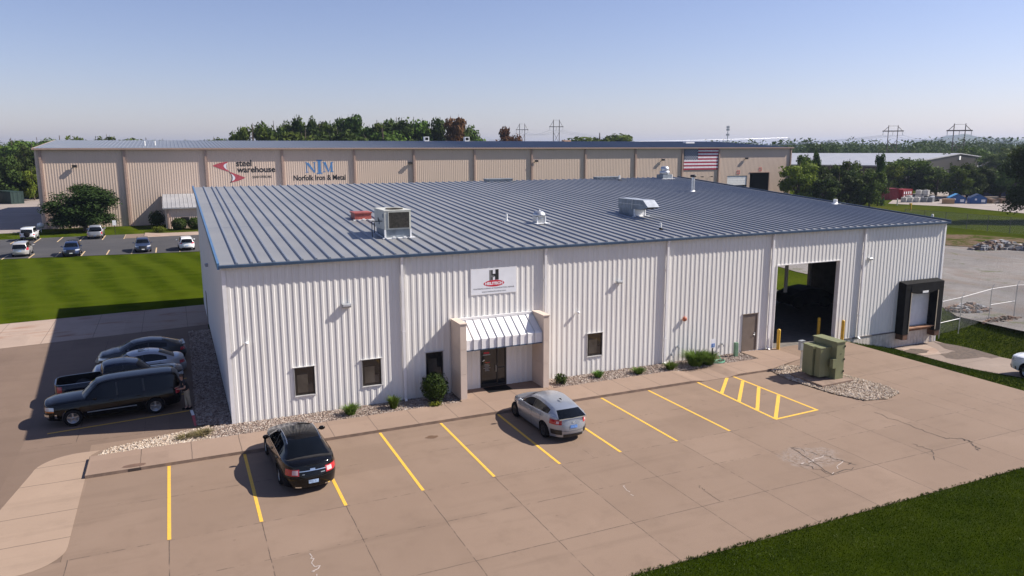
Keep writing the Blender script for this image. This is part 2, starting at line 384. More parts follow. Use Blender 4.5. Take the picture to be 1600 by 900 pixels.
# ------------------------------------------------------------------ ground, roads, lots
def lane_z(y):
    if y > -4: return -1.12
    t = min(1, (-4-y)/13); return -1.12*(1-t*t*(3-2*t))
def terrain(x, y):
    if 36.6 < x < 51.5 and -18 < y < 6:
        zl = lane_z(y)
        k = 1 if 41.8 <= x <= 46.3 else ((x-36.6)/5.2 if x < 41.8 else (51.5-x)/5.2)
        k = k*k*(3-2*k) if x > 46.3 else k
        if y > 0: k *= max(0, 1-y/6)
        return zl*k
    return 0
def axis(lo, hi, fine_lo, fine_hi, step):
    a = [fine_lo+step*i for i in range(int((fine_hi-fine_lo)/step)+1)]
    d = step*1.6; v = fine_lo
    left = []
    while v > lo: v -= d; left.append(max(v, lo)); d *= 1.45
    d = step*1.6; v = a[-1]; right = []
    while v < hi: v += d; right.append(min(v, hi)); d *= 1.45
    return left[::-1]+a+right
gx = axis(-8500, 8500, 34, 54, .5); gy = axis(-3000, 9000, -22, 8, .5)
g = MB(); nx = len(gx)
vs = [(x, y, terrain(x, y)-.06) for y in gy for x in gx]
g.add(vs, [(j*nx+i, j*nx+i+1, (j+1)*nx+i+1, (j+1)*nx+i) for j in range(len(gy)-1) for i in range(nx-1)], 0, True)
tag(g.build('ground', M['field']), kind='structure')

def sheet(name, pts, mat, z=0.0, thick=None, side=None):
    mb = MB()
    if thick: mb.prism(pts, z-thick, z)
    else: mb.poly([(x, y, z) for x, y in pts])
    return tag(mb.build(name, mat), kind='structure')
# mown lawns
sheet('lawn', [(-60, 28.2-.1*46), (-13.5, 28.15), (-.15, 29.5), (70, 31), (70, 64.2), (.6, 64.7), (-20.2, 67.2), (-60, 71)], M['grass'], -.022)
sheet('verge', [(-60, 90.2), (-24, 90.2), (-6, 90.2), (-6, 93.5), (60, 93.5), (60, 104.2), (-20.6, 104.2), (-20.6, 99.5), (-60, 101)], M['grass'], -.02)
# far office lot
sheet('asphalt_lot', [(-70, 71.8), (-20.2, 67.25), (.6, 64.75), (70, 64.3), (70, 84.5), (-5.8, 84.5), (-5.8, 90.1), (-70, 90.2)], M['asphalt'], .004)
sheet('office_sidewalk', [(-5.8, 84.5), (60, 84.5), (60, 88.9), (-4, 89.4), (-5.8, 91.0)], M['apron'], .05, .14)
sheet('truck_yard', [(-90, 101.2), (-20.9, 99.6), (-20.9, 200), (-90, 200)], M['pale'], .002)
# drive beside the building and parking lot in front
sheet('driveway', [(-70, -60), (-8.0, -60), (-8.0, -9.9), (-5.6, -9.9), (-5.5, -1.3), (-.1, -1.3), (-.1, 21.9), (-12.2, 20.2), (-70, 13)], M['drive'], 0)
lot = sheet('parking_lot', [(-8.0, -60), (4, -60), (4, -17.62), (36.9, -17.55), (36.9, -12), (36.85, 0.05), (31.2, .05), (-5.59, .05), (-5.59, -9.9), (-8.0, -9.9)], M['lot'], .002)
sheet('apron', [(-70, 13), (-12.2, 20.2), (0, 21.9), (0, 29.5), (-13.5, 28.15), (-60, 23.3), (-70, 22.3)], M['apron'], .005)
# light concrete island walk at the lot's left end
isl = []
def arc(cx, cy, r, a0, a1, n=8): return [(cx+r*cos(R(a0+(a1-a0)*i/n)), cy+r*sin(R(a0+(a1-a0)*i/n))) for i in range(n+1)]
isl = arc(-6.75, -9.0, 1.25, -90, 0)+[(-5.5, -3.6), (-5.5, -1.2), (-5.2, -.75)]+arc(-5.9, -2.2, 1.5, 90, 180)+[(-7.95, -5.5), (-8.25, -7.5)]+arc(-6.95, -9.0, 1.25, 180, 270, 6)
sheet('island_walk', isl, M['island'], .010)
# raised front walk with kerb, ramped down at the hatched bay
WK = MB()
def strip(x0, x1, zt0, zt1, y0=-3.6, y1=-1.62):
    WK.add([(x0,y0,-.02),(x1,y0,-.02),(x1,y0,zt1),(x0,y0,zt0),(x0,y0+.15,zt0),(x1,y0+.15,zt1),(x0,y1,zt0),(x1,y1,zt1)],
           [(0,1,2,3)], 1); WK.quad((x0,y0,zt0),(x1,y0,zt1),(x1,y1,zt1),(x0,y1,zt0), 0)
strip(-5.5, 22.6, .13, .13); strip(22.6, 23.3, .13, .02); strip(23.3, 24.9, .02, .02); strip(24.9, 25.6, .02, .12); strip(25.6, 27.7, .12, .10)
WK.quad((-5.5,-3.6,-.02),(-5.5,-3.6,.13),(-5.5,-1.62,.13),(-5.5,-1.62,-.02), 1)
WK.add([(10.3,-1.62,.13),(15.3,-1.62,.13),(15.3,0,.13),(10.3,0,.13)], [(0,1,2,3)], 0)
WK.add([(27.7,-3.6,.10),(31.4,-2.4,.012),(31.4,0,.012),(28.75,0,.1),(28.75,-1.62,.1),(27.7,-1.62,.1)], [(0,1,2,3,4,5)], 0)
WK.quad((27.7,-3.6,-.02),(29.2,-3.1,-.02),(29.2,-3.1,.06),(27.7,-3.6,.10), 1)
# fine square edge shadow gap along the entrance slab
tag(WK.build('walkway', [M['walk'], M['kerbface']]), kind='structure')
# dock lane
ln = MB(); ys = [.0-.75*i for i in range(40)]
for a, b in zip(ys, ys[1:]):
    e0 = .25*sin(a*1.7); e1 = .25*sin(b*1.7)
    ln.quad((41.8,b,lane_z(b)+.012),(46.15+e1*.3,b,lane_z(b)+.012),(46.15+e0*.3,a,lane_z(a)+.012),(41.8,a,lane_z(a)+.012))
tag(ln.build('dock_lane', M['dockslab']), kind='structure')
ds = MB(); ds.poly([(42.0,-.5,-1.095),(41.95,-2.3,-1.095),(43.3,-2.55,-1.095),(44.2,-1.5,-1.095),(44.6,-.4,-1.095)])
tag(ds.build('dock_drain_slab', M['apron']), kind='structure')
dm = MB(); random.seed(3)
pts = [(42.5+.9*cos(a/14*2*pi)*(.8+random.random()*.3), -1.4+.6*sin(a/14*2*pi)*(.8+random.random()*.3), -1.088) for a in range(14)]
dm.poly(pts); pts = [(45.6+.75*cos(a/14*2*pi)*(.8+random.random()*.4), -2.6+2.1*sin(a/14*2*pi)*(.8+random.random()*.4), -1.10) for a in range(14)]
dm.poly(pts); pts = [(44.2+1.5*cos(a/14*2*pi)*(.8+random.random()*.4), -3.3+.9*sin(a/14*2*pi)*(.8+random.random()*.4), -1.102) for a in range(14)]
dm.poly(pts); tag(dm.build('damp_soil', M['soil']), kind='structure')
# gravel yard east of the building
sheet('gravel_yard', [(50.3, -30), (110, -30), (112, 12), (92.5, 21.2), (89.3, 26), (87, 31), (80, 44), (66, 46), (58, 34), (55.0, 22), (53.6, 10), (52.4, 4.2), (50.2, 1.4), (49.9, -3)], M['yard'], -.012)
sheet('bare_dirt', [(86.8, 33.5), (92, 37.5), (98, 35), (99, 28), (96.2, 22.6), (92.3, 21.8), (89.6, 26.0)], M['dirtgrass'], -.006)
sheet('dirt_edge', [(80, 44), (87, 31), (86.8, 33.5), (92, 37.5), (98, 35), (99, 28), (104, 20), (104, 34), (94, 46), (80, 54)], M['dirtgrass'], -.009)
sheet('recycling_yard', [(146, 86), (150, 74), (146, 55), (178, 40), (240, 60), (240, 120), (180, 110)], M['pale'], -.006)

# painted lines, parts of the lot
def pline(a, b, wd, mat, parent, name='stall_line', z=.008):
    a = Vector((*a, z)); b = Vector((*b, z)); d = (b-a).normalized(); n = Vector((-d.y, d.x, 0))*wd/2
    mb = MB(); mb.quad(a-n, b-n, b+n, a+n); return mb.build(name, mat, parent)
for k in range(9):
    x = x0s+sps*k
    if k == 8: pass
    pline((x, -9.82), (x, -3.64), .115, M['yellow'], lot)
pline((22.55, -9.55), (22.8, -3.6), .13, M['yellow'], lot, 'hatch_outline'); pline((25.2, -9.4), (25.2, -3.55), .13, M['yellow'], lot, 'hatch_outline')
pline((22.5, -9.55), (25.26, -9.4), .13, M['yellow'], lot, 'hatch_outline', .0095)
for a, b in (((24.75,-3.6),(22.72,-5.6)), ((25.13,-4.4),(22.66,-6.95)), ((25.13,-5.6),(22.63,-8.25)), ((25.13,-7.0),(22.62,-9.45))):
    pline(a, b, .17, M['yellow'], lot, 'hatch_bar', .0065)
CK = [(27.42,-10.75),(27.36,-12.9),(27.41,-14.23),(27.89,-14.61),(28.05,-14.92),(27.76,-15.4),(27.4,-15.75),(25.62,-14.19),(25.72,-14.9),(24.9,-15.66),(20.73,-12.39),(19.86,-13.75),(20.2,-14.94),(21.7,-14.79),(21.6,-14.21),(21.24,-13.49),(15.08,-13.56),(14.98,-13.98),(14.91,-14.94),(12.37,-14.95),(12.5,-12.55),(12.39,-13.35),(1.24,-12.61),(1.29,-13.3),(1.25,-13.84)]
random.seed(29)
def crack(pts, wd, mat, n=7, jit=.06, z=.0075):
    mb = MB(); P = []
    for a, b in zip(pts, pts[1:]):
        for i in range(n): t = i/n; P.append((a[0]+(b[0]-a[0])*t+random.gauss(0,jit), a[1]+(b[1]-a[1])*t+random.gauss(0,jit)))
    P.append(pts[-1])
    for a, b in zip(P, P[1:]):
        if random.random() < .12: continue
        d = Vector((b[0]-a[0], b[1]-a[1])); 
        if d.length < 1e-4: continue
        d.normalize(); w0 = wd*random.uniform(.4,1.3)/2; w1 = wd*random.uniform(.4,1.3)/2
        mb.add([(a[0]-d.y*w0,a[1]+d.x*w0,z),(b[0]-d.y*w1,b[1]+d.x*w1,z),(b[0]+d.y*w1,b[1]-d.x*w1,z),(a[0]+d.y*w0,a[1]-d.x*w0,z)], [(0,1,2,3)])
    mb.build('pavement_crack', mat, lot)
ck = plain('crack_soil', (.06,.044,.036), .95); ckw = plain('chipped_pale_edge', (.36,.31,.28), .9)  # dark fill for cracks, pale tone for chipped edges
mb = MB(); mb.poly([(7.63+.27*cos(a*.45)*(1+.2*sin(a*2.1)), -5.05+.17*sin(a*.45)*(1+.2*cos(a*1.7)), .0085) for a in range(14)]); mb.build('oil_stain', plain('oil_stain', (.11,.062,.035), .7), lot)
for pts, wd, m_ in (([CK[0],CK[1],CK[2]],.035,ck),([CK[2],CK[3],CK[4],CK[5],CK[6]],.06,ck),([CK[7],CK[8],CK[9]],.035,ck),([CK[10],CK[12]],.05,ck),([CK[10],CK[15],CK[14],CK[13]],.035,ck),([CK[11],CK[14]],.02,ck),([CK[11],CK[12],CK[13]],.04,ck),([CK[16],CK[17],CK[18]],.018,ck),([CK[20],CK[21]],.03,ckw),([CK[22],CK[23],CK[24]],.035,ckw),([(.55,-14.3),(.75,-15.2),(.6,-16.2)],.03,ckw),([CK[15],CK[11]],.05,ckw),([CK[14],CK[12]],.04,ckw)): crack(pts, wd, m_)
dl = D.objects['driveway']
for y in (2.62, 5.45, 8.3, 11.1): pline((-7.45, y-.32), (-1.75, y+.3), .1, M['yellow'], dl, 'stall_line', .006)
pline((-1.66, 2.95), (-1.60, 2.15), .13, M['white'], dl, 'kerb_mark', .009); pline((-1.60, 2.15), (-1.52, .62), .13, M['redpaint'], dl, 'kerb_mark', .009)
al = D.objects['asphalt_lot']
for k in range(-4, 9):
    x = -17.3+2.66*k
    pline((x, 65.6-.07*(x+5)+.2), (x, 70.9), .14, M['fadedline'], al, 'stall_line', .012)
for k in range(-4, 5): pline((-19.1+2.7*k, 83.6), (-19.1+2.7*k, 89.8), .14, M['fadedline'], al, 'stall_line', .012)
mb = MB(); mb.poly([(-8.3,84.2,.013),(-5.9,84.2,.013),(-5.9,90,.013),(-8.3,90,.013)]); mb.build('ramp_panel', plain('brown_ramp', (.17,.12,.09), .9), al)

# loose stone beds: real stones on a bed sheet, one object per bed
def inpoly(x, y, P):
    c = False; j = len(P)-1
    for i in range(len(P)):
        if (P[i][1] > y) != (P[j][1] > y) and x < (P[j][0]-P[i][0])*(y-P[i][1])/(P[j][1]-P[i][1])+P[i][0]: c = not c
        j = i
    return c
def stones(name, poly, mat, z, dens, size, label, seed, mound=0):
    random.seed(seed); mb = MB(); mb.poly([(x, y, z) for x, y in poly])
    xs = [p[0] for p in poly]; ys = [p[1] for p in poly]
    n = int((max(xs)-min(xs))*(max(ys)-min(ys))*dens)
    for _ in range(n):
        x = random.uniform(min(xs), max(xs)); y = random.uniform(min(ys), max(ys))
        if not inpoly(x, y, poly): continue
        s = size*random.uniform(.6, 1.5); a = random.random()*pi; h = s*random.uniform(.35, .8)
        ca, sa = cos(a)*s, sin(a)*s; q = random.uniform(.55, .9)
        zz = z+random.random()*.03
        mb.add([(x+ca,y+sa,zz),(x-sa*q,y+ca*q,zz+h*.2),(x-ca,y-sa,zz),(x+sa*q,y-ca*q,zz-h*.1),(x+ca*.25,y+sa*.25-s*.2,zz+h)],
               [(0,1,4),(1,2,4),(2,3,4),(3,0,4)])
    return tag(mb.build(name, mat), label, kind='stuff')
stones('stone_bed', [(-5.2,-1.62),(-5.0,-.95),(-3.2,-.35),(0,.2),(0,-.02),(10.3,-.02),(10.3,-1.62),(5.2,-1.62)], M['stone'], .05, 330, .045, 'loose stones along the wall left of the entrance', 1)
stones('stone_bed', [(15.2,-.02),(15.2,-1.62),(27.7,-1.62),(28.7,-1.62),(28.7,-.02)], M['stone'], .05, 330, .045, 'loose stones along the wall right of the entrance', 2)
stones('stone_bed', [(-1.5,.62),(-1.42,14),(-1.4,20),(-.05,20),(-.05,.25),(-.4,.2)], M['stone'], .03, 260, .05, 'loose stones beside the shaded side wall', 3)
stones('stone_bed', [(27.75,-3.62),(29.2,-3.15),(30.6,-4.3),(31.2,-8.3),(30.9,-9.3),(29.6,-9.7),(28.3,-9.4),(27.75,-8),(27.45,-5.4)], M['stonepale'], .03, 400, .05, 'loose pale stones round the utility cabinet', 4)
stones('stone_bed', [(-5.25,-1.64),(-5.0,-.93),(-3.2,-.33),(-1.0,.12),(-1.0,-1.64)], M['stonepale'], .075, 380, .045, 'loose pale stones at the left end of the front walk', 5)

# ------------------------------------------------------------------ corrugated cladding
def corrug(mb, org, dr, nrm, length, z0, ztop, openings=(), pitch=.3048, depth=.018, m=0, prof=((0,0),(.46,0),(.56,1),(.86,1),(.96,0)), zbot=None):
    """sheet wall of real ribs; openings are (s0, s1, z0, z1)"""
    pts = []; n = int(length/pitch)+1
    for k in range(n):
        for a, d in prof:
            s = (k+a)*pitch
            if s < length: pts.append((s, d*depth))
    pts.append((length, 0))
    ex = sorted({q for o in openings for q in o[:2]})
    for e in ex:
        for i in range(len(pts)-1):
            if pts[i][0] < e < pts[i+1][0]:
                t = (e-pts[i][0])/(pts[i+1][0]-pts[i][0]); pts.insert(i+1, (e, pts[i][1]+t*(pts[i+1][1]-pts[i][1]))); break
    P = lambda s, d, z: (org[0]+dr[0]*s+nrm[0]*d, org[1]+dr[1]*s+nrm[1]*d, z)
    for (sa, da), (sb, db) in zip(pts, pts[1:]):
        if sb-sa < 1e-6: continue
        mid = (sa+sb)/2; za = z0 if zbot is None else zbot(mid)
        segs = [(za, None)]
        for o in sorted([o for o in openings if o[0] < mid < o[1]], key=lambda o: o[2]):
            lo, hi = segs.pop(); segs.append((lo, o[2])); segs.append((o[3], None))
        for lo, hi in segs:
            if hi is not None and hi-lo < 1e-4: continue
            mb.quad(P(sa, da, lo), P(sb, db, lo), P(sb, db, hi if hi is not None else ztop(sb)), P(sa, da, hi if hi is not None else ztop(sa)), m)

# ------------------------------------------------------------------ the white metal building
H0, HR, BW, BD = 7.236, 9.249, 46.05, 30.0
SL = (HR-H0)/BD
roofz = lambda y: H0+SL*y
B = empty('warehouse_building', (0, 0, 0), 0, 'long white corrugated metal building with a blue-grey standing seam roof, nearest in view', 'building')
wins = [(2.76, 3.66, .98, 2.31), (5.88, 6.79, 1.02, 2.31), (9.03, 9.92, 1.0, 2.31), (18.15, 19.08, 1.05, 2.31)]
doorO = (11.92, 13.36, .13, 2.25); manO = (28.87, 29.9, .1, 2.33); garO = (31.28, 36.42, 0, 5.17); dockO = (42.6, 45.1, .25, 2.95)
wf = MB(); corrug(wf, (0, 0), (1, 0), (0, -1), BW, 0, lambda s: H0-.02, wins+[doorO, manO, garO, dockO]); wf.build('front_wall', M['white_clad'], B)
wl = MB(); corrug(wl, (0, BD), (0, -1), (-1, 0), BD, 0, lambda s: roofz(BD-s)-.02, [(BD-23.2, BD-22.2, 0, 2.2)]); wl.build('side_wall', M['white_clad'], B)
wr = MB(); corrug(wr, (BW, 0), (0, 1), (1, 0), BD, -.2, lambda s: roofz(s)-.02, [(11.4, 16.4, 0, 4.6)]); wr.build('side_wall', M['white_clad'], B)
wb = MB(); corrug(wb, (BW, BD), (-1, 0), (0, 1), BW, 0, lambda s: HR-.02); wb.build('rear_wall', M['white_clad'], B)
# corner trims
mb = MB(); mb.box(-.045, -.045, 0, .11, .02, H0-.02); mb.box(-.045, .02, 0, 0, .11, H0-.02); mb.build('corner_trim', M['white_trim'], B)
mb = MB(); mb.box(BW-.11, -.045, -1.1, BW+.045, .02, H0-.02); mb.box(BW, .02, -1.1, BW+.045, .11, H0-.02); mb.build('corner_trim', M['white_trim'], B)
# exposed foundation at the dock
mb = MB()
for k in range(30):
    xa = 36.9+k*.3048; xb = min(xa+.27, BW)
    if xa > BW: break
    mb.box(xa, -.035, -1.25, xb, .1, -.005); mb.box(xb, -.015, -1.25, xa+.3048, .1, -.005)
mb.build('foundation', plain('painted_foundation', (.62, .56, .49), .8, var=.12, dirt=(.3, .24, .18, .6)), B)
bfm = plain('dark_base_trim', (.13, .12, .12), .7)  # dark grey trim colour for the foot of the wall
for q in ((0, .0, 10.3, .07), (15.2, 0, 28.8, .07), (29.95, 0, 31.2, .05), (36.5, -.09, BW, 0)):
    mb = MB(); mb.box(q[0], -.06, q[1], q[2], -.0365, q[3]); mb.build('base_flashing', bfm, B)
M['gutter_blue'] = plain('slate_blue_gutter', (.035,.062,.11), .4)
# roof: deck sheet + every standing seam
rf = MB(); ov = .08
z_at = lambda y: roofz(y)+.03
rf.add([(-.1,-ov,z_at(-ov)),(BW+.1,-ov,z_at(-ov)),(BW+.1,BD+.15,z_at(BD+.15)),(-.1,BD+.15,z_at(BD+.15)),(-.1,-ov,z_at(-ov)-.12),(BW+.1,-ov,z_at(-ov)-.12),(BW+.1,BD+.15,z_at(BD+.15)-.12),(-.1,BD+.15,z_at(BD+.15)-.12)],
       [(0,1,2,3),(7,6,5,4),(1,0,4,5),(2,1,5,6),(3,2,6,7),(0,3,7,4)])
roof = rf.build('roof', M['roof'], B)
sm = MB(); xs = [.62, 1.23, 1.56]+[1.56+.6096*k for k in range(1, 74)]
for x in xs:
    if x > BW-.1: break
    pr = [(-.062, 0), (-.03, .075), (.03, .075), (.062, 0)]
    a = [(x+dx, -ov-.01, z_at(-ov)+dz-.002) for dx, dz in pr]; b = [(x+dx, BD+.15, z_at(BD+.15)+dz-.002) for dx, dz in pr]
    sm.add(a+b, [(0,1,5,4),(1,2,6,5),(2,3,7,6),(0,3,2,1)])
sm.build('standing_seams', M['seam'], roof)
lap = MB()
for y in (9.95, 20.0):
    lap.add([(-.1,y-.05,z_at(y-.05)+.004),(BW+.1,y-.05,z_at(y-.05)+.004),(BW+.1,y,z_at(y)+.010),(-.1,y,z_at(y)+.010)], [(0,1,2,3)])
    lap.add([(-.1,y-.05,z_at(y-.05)+.003),(BW+.1,y-.05,z_at(y-.05)+.003),(BW+.1,y-.05,z_at(y-.05)-.01),(-.1,y-.05,z_at(y-.05)-.01)], [(0,1,2,3)])
lap.build('lap_joint', M['seam'], roof)
mb = MB(); mb.box(-.14, -.26, H0-.105, BW+.14, -ov-.012, H0+.012); mb.build('gutter', M['gutter_blue'], B)
def rake(x0, x1, mat, name):
    mb = MB(); y0, y1 = -.25, BD+.2
    for (a, b, zt, zb) in ((x0, x1, .115, -.16),):
        mb.add([(a,y0,z_at(y0)+zb),(b,y0,z_at(y0)+zb),(b,y0,z_at(y0)+zt),(a,y0,z_at(y0)+zt),(a,y1,z_at(y1)+zb),(b,y1,z_at(y1)+zb),(b,y1,z_at(y1)+zt),(a,y1,z_at(y1)+zt)],
               [(0,1,2,3),(7,6,5,4),(0,3,7,4),(1,5,6,2),(3,2,6,7),(0,4,5,1)])
    mb.build(name, mat, B)
rake(-.2, -.1, M['blue_trim'], 'rake_trim'); rake(BW+.1, BW+.16, M['navy_trim'], 'rake_trim')
# downspouts
def downspout(x, zb=.05):
    mb = MB(); mb.box(x-.06, -.16, zb+.1, x+.06, -.05, H0-.35); mb.add([(x-.06,-.16,H0-.35),(x+.06,-.16,H0-.35),(x+.06,-.05,H0-.35),(x-.06,-.05,H0-.35),(x-.06,-.23,H0-.107),(x+.06,-.23,H0-.107),(x+.06,-.12,H0-.107),(x-.06,-.12,H0-.107)],
        [(0,1,5,4),(1,2,6,5),(2,3,7,6),(3,0,4,7)])
    mb.add([(x-.06,-.16,zb+.1),(x+.06,-.16,zb+.1),(x+.06,-.05,zb+.1),(x-.06,-.05,zb+.1),(x-.06,-.30,zb),(x+.06,-.30,zb),(x+.06,-.24,zb-.04),(x-.06,-.24,zb-.04)],
        [(0,4,5,1),(1,5,6,2),(2,6,7,3),(3,7,4,0),(4,7,6,5)])
    for z in (1.5, 3.5, 5.5): mb.box(x-.085, -.165, z, x+.085, -.035, z+.04)
    mb.build('downspout', M['white_trim'], B)
for x in (7.93, 15.55, 23.17, 30.79, 38.41): downspout(x, .08 if x < 31 else -.05)
# windows
for x0, x1, z0, z1 in wins:
    fr = MB(); y = -.05
    fr.box(x0-.04, y, z0-.05, x1+.04, .02, z0); fr.box(x0-.05, y-.01, z0-.045, x1+.05, y, z0-.02)
    fr.box(x0-.02, y, z0, x0, .02, z1); fr.box(x1, y, z0, x1+.02, .02, z1); fr.box(x0-.02, y, z1, x1+.02, .02, z1+.02); fr.box(x0-.07, y-.03, z1+.02, x1+.07, .02, z1+.035)
    f = fr.build('window', M['window_trim'], B)
    s = MB(); s.box(x0, .0, z0, x0+.045, .07, z1); s.box(x1-.045, .0, z0, x1, .07, z1); s.box(x0+.045, .0, z0, x1-.045, .07, z0+.045); s.box(x0+.045, .0, z1-.045, x1-.045, .07, z1); s.build('sash', M['bronze'], f)
    p = MB(); p.box(x0+.045, .035, z0+.045, x1-.045, .05, z1-.045); p.build('pane', M['dark_glass'], f)
    bl = MB(); bl.box(x0+.12, .030, z0+.12, x1-.3, .034, z1-.35); bl.box(x0+.12, .0305, z0+.12, x1-.1, .0345, z0+.5); bl.build('blind', M['blind'], f)
# portico: two precast wing walls and a standing-seam canopy between
for xa, xb in ((10.36, 10.68), (14.83, 15.15)):
    zt = 3.92; mb = MB(); z = .1
    for zn in (1.38, 2.62, zt-.06):
        mb.box(xa, -1.36, z+.01, xb, -.033, zn-.01); mb.box(xa+.015, -1.345, zn-.01, xb-.015, -.033, zn+.01); z = zn
    mb.box(xa-.03, -1.39, zt-.05, xb+.03, -.033, zt); mb.build('wing_wall', M['tan_concrete'], B)
cx0, cx1 = 10.68, 14.83
cn = MB(); yb, zt, zm, zl = -1.22, 3.80, 3.02, 2.52
cn.quad((cx0,-.034,zt),(cx0,yb,zm),(cx1,yb,zm),(cx1,-.034,zt)); cn.quad((cx0,yb,zm),(cx0,yb,zl),(cx1,yb,zl),(cx1,yb,zm)); cn.quad((cx0,yb,zl),(cx0,-.034,zl),(cx1,-.034,zl),(cx1,yb,zl))
canopy = cn.build('entrance_canopy', M['white_trim'], B)
cs = MB(); k = 0
nseam = 10
for k in range(nseam+1):
    x = cx0+(cx1-cx0)*k/nseam; x = min(max(x, cx0+.015), cx1-.015); h = .045
    cs.add([(x-.012,-.036,zt),(x+.012,-.036,zt),(x+.012,-.036,zt+h),(x-.012,-.036,zt+h),(x-.012,yb,zm),(x+.012,yb,zm),(x+.012,yb-h,zm+h*.6),(x-.012,yb-h,zm+h*.6),(x-.012,yb,zl),(x+.012,yb,zl),(x+.012,yb-h,zl),(x-.012,yb-h,zl)],
        [(0,1,2,3),(3,2,6,7),(0,3,7,4),(1,5,6,2),(7,6,10,11),(4,7,11,8),(5,9,10,6),(8,11,10,9)])
cs.build('canopy_seams', plain('grey_canopy_seam', (.42,.42,.44), .5), canopy)  # seams in a darker grey than the canopy sheet
mb = MB(); mb.box(cx0+.0, -.12, zt-.02, cx1, -.034, zt+.1); mb.build('canopy_flashing', M['white_trim'], canopy)
mb = MB(); mb.box(cx0, yb-.02, zl-.05, cx1, yb+.06, zl-.001); mb.build('canopy_edge_trim', M['gutter_blue'], canopy)
# glass entrance door with lettering
dr = MB(); x0, x1, z0, z1 = doorO
dr.box(x0-.0, -.02, z0, x0+.06, .1, z1); dr.box(x1-.06, -.02, z0, x1, .1, z1); dr.box(x0+.06, -.02, z1-.06, x1-.06, .1, z1); dr.box(x0+.9, -.01, z0, x0+.97, .1, z1-.06); dr.box(x0+.06, -.01, z0, x0+.9, .08, z0+.16); dr.box(x0+.97, -.01, z0, x1-.06, .08, z0+.1); dr.box(x0+.97, -.005, 1.05, x1-.06, .08, 1.1)
door = dr.build('entrance_door', M['bronze'], B)
p = MB(); p.box(x0+.06, .03, z0+.16, x0+.9, .045, z1-.06); p.box(x0+.97, .03, z0+.1, x1-.06, .045, z1-.06); p.build('pane', M['dark_glass'], door)
mb = MB(); mb.tube((x0+.84,-.07,.9),(x0+.84,-.07,1.25),.015); mb.tube((x0+.84,-.07,.92),(x0+.84,0,.92),.01); mb.tube((x0+.84,-.07,1.23),(x0+.84,0,1.23),.01); mb.build('handle', M['steel'], door)
dc = MB(); y = .027
dc.box(x0+.2, y, 1.88, x0+.5, y+.002, 1.96, 0); dc.box(x0+.15, y, 1.79, x0+.56, y+.002, 1.85, 2); dc.box(x0+.12, y, 1.49, x0+.2, y+.002, 1.52, 1); dc.box(x0+.17, y, 1.53, x0+.25, y+.002, 1.57, 1); dc.box(x0+.27, y, 1.40, x0+.54, y+.002, 1.425, 0)
for i, (a, b) in enumerate(((.24,.46),(.2,.52),(.28,.48),(.18,.56),(.27,.47),(.26,.50))): dc.box(x0+a, y, 1.30-.065*i, x0+b, y+.002, 1.325-.065*i, 2)
dc.build('door_lettering_panel', [M['signred'], M['white'], plain('faded_vinyl', (.28,.28,.28), .6)], door)
# brown service door
x0, x1, z0, z1 = manO
mb = MB(); mb.box(x0-.05, -.05, z0, x0, .03, z1+.05); mb.box(x1, -.05, z0, x1+.05, .03, z1+.05); mb.box(x0, -.05, z1, x1, .03, z1+.05); mb.box(x0-.1, -.07, z1+.05, x1+.1, .03, z1+.075)
md = MB(); md.box(x0, -.015, z0, x1, .03, z1); d2 = md.build('service_door', M['brown_door'], B); mb.build('door_frame', M['brown_door'], d2)
mb = MB(); mb.box(x1-.16, -.035, .98, x1-.08, -.015, 1.2); mb.tube((x1-.12,-.06,1.08),(x1-.26,-.06,1.08),.012); mb.tube((x1-.12,-.06,1.08),(x1-.12,-.02,1.08),.012); mb.build('handle', M['steel'], d2)
# open overhead doorway, jambs, interior
x0, x1, z0, z1 = garO
mb = MB(); mb.box(x0-.04, -.05, 0, x0, .25, z1); mb.box(x1, -.05, 0, x1+.04, .25, z1); mb.box(x0-.04, -.05, z1, x1+.04, .25, z1+.05); mb.build('doorway_trim', M['white_trim'], B)
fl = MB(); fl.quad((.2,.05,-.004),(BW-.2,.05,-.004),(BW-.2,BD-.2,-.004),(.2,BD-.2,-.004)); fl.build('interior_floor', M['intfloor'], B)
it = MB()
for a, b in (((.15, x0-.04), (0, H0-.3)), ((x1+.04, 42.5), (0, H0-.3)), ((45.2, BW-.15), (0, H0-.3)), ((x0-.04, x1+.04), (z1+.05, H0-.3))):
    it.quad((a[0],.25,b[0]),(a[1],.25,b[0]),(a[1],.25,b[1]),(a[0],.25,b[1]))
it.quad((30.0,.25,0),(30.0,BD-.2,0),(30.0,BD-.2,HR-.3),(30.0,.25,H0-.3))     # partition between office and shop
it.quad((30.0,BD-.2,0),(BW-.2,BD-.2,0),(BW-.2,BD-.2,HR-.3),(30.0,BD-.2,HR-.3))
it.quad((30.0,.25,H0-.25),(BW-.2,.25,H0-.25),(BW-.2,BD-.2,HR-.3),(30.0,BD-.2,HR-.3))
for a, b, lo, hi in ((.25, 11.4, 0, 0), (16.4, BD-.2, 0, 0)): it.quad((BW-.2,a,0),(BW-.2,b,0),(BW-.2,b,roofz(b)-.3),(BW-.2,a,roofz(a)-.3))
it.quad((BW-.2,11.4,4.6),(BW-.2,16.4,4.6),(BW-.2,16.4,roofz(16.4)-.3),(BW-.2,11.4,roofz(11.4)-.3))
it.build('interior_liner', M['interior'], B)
mb = MB(); mb.box(37.95, 6.0, 1.95, 38.15, 6.15, 6.8); mb.build('door_track', M['white'], B)
for q in ((45.0, 10.6, 7.3), (45.0, 3.6, 7.0)): mb = MB(); mb.box(q[0], q[1], 0, q[0]+.22, q[1]+.22, q[2]); mb.build('interior_column', M['white_trim'], B)
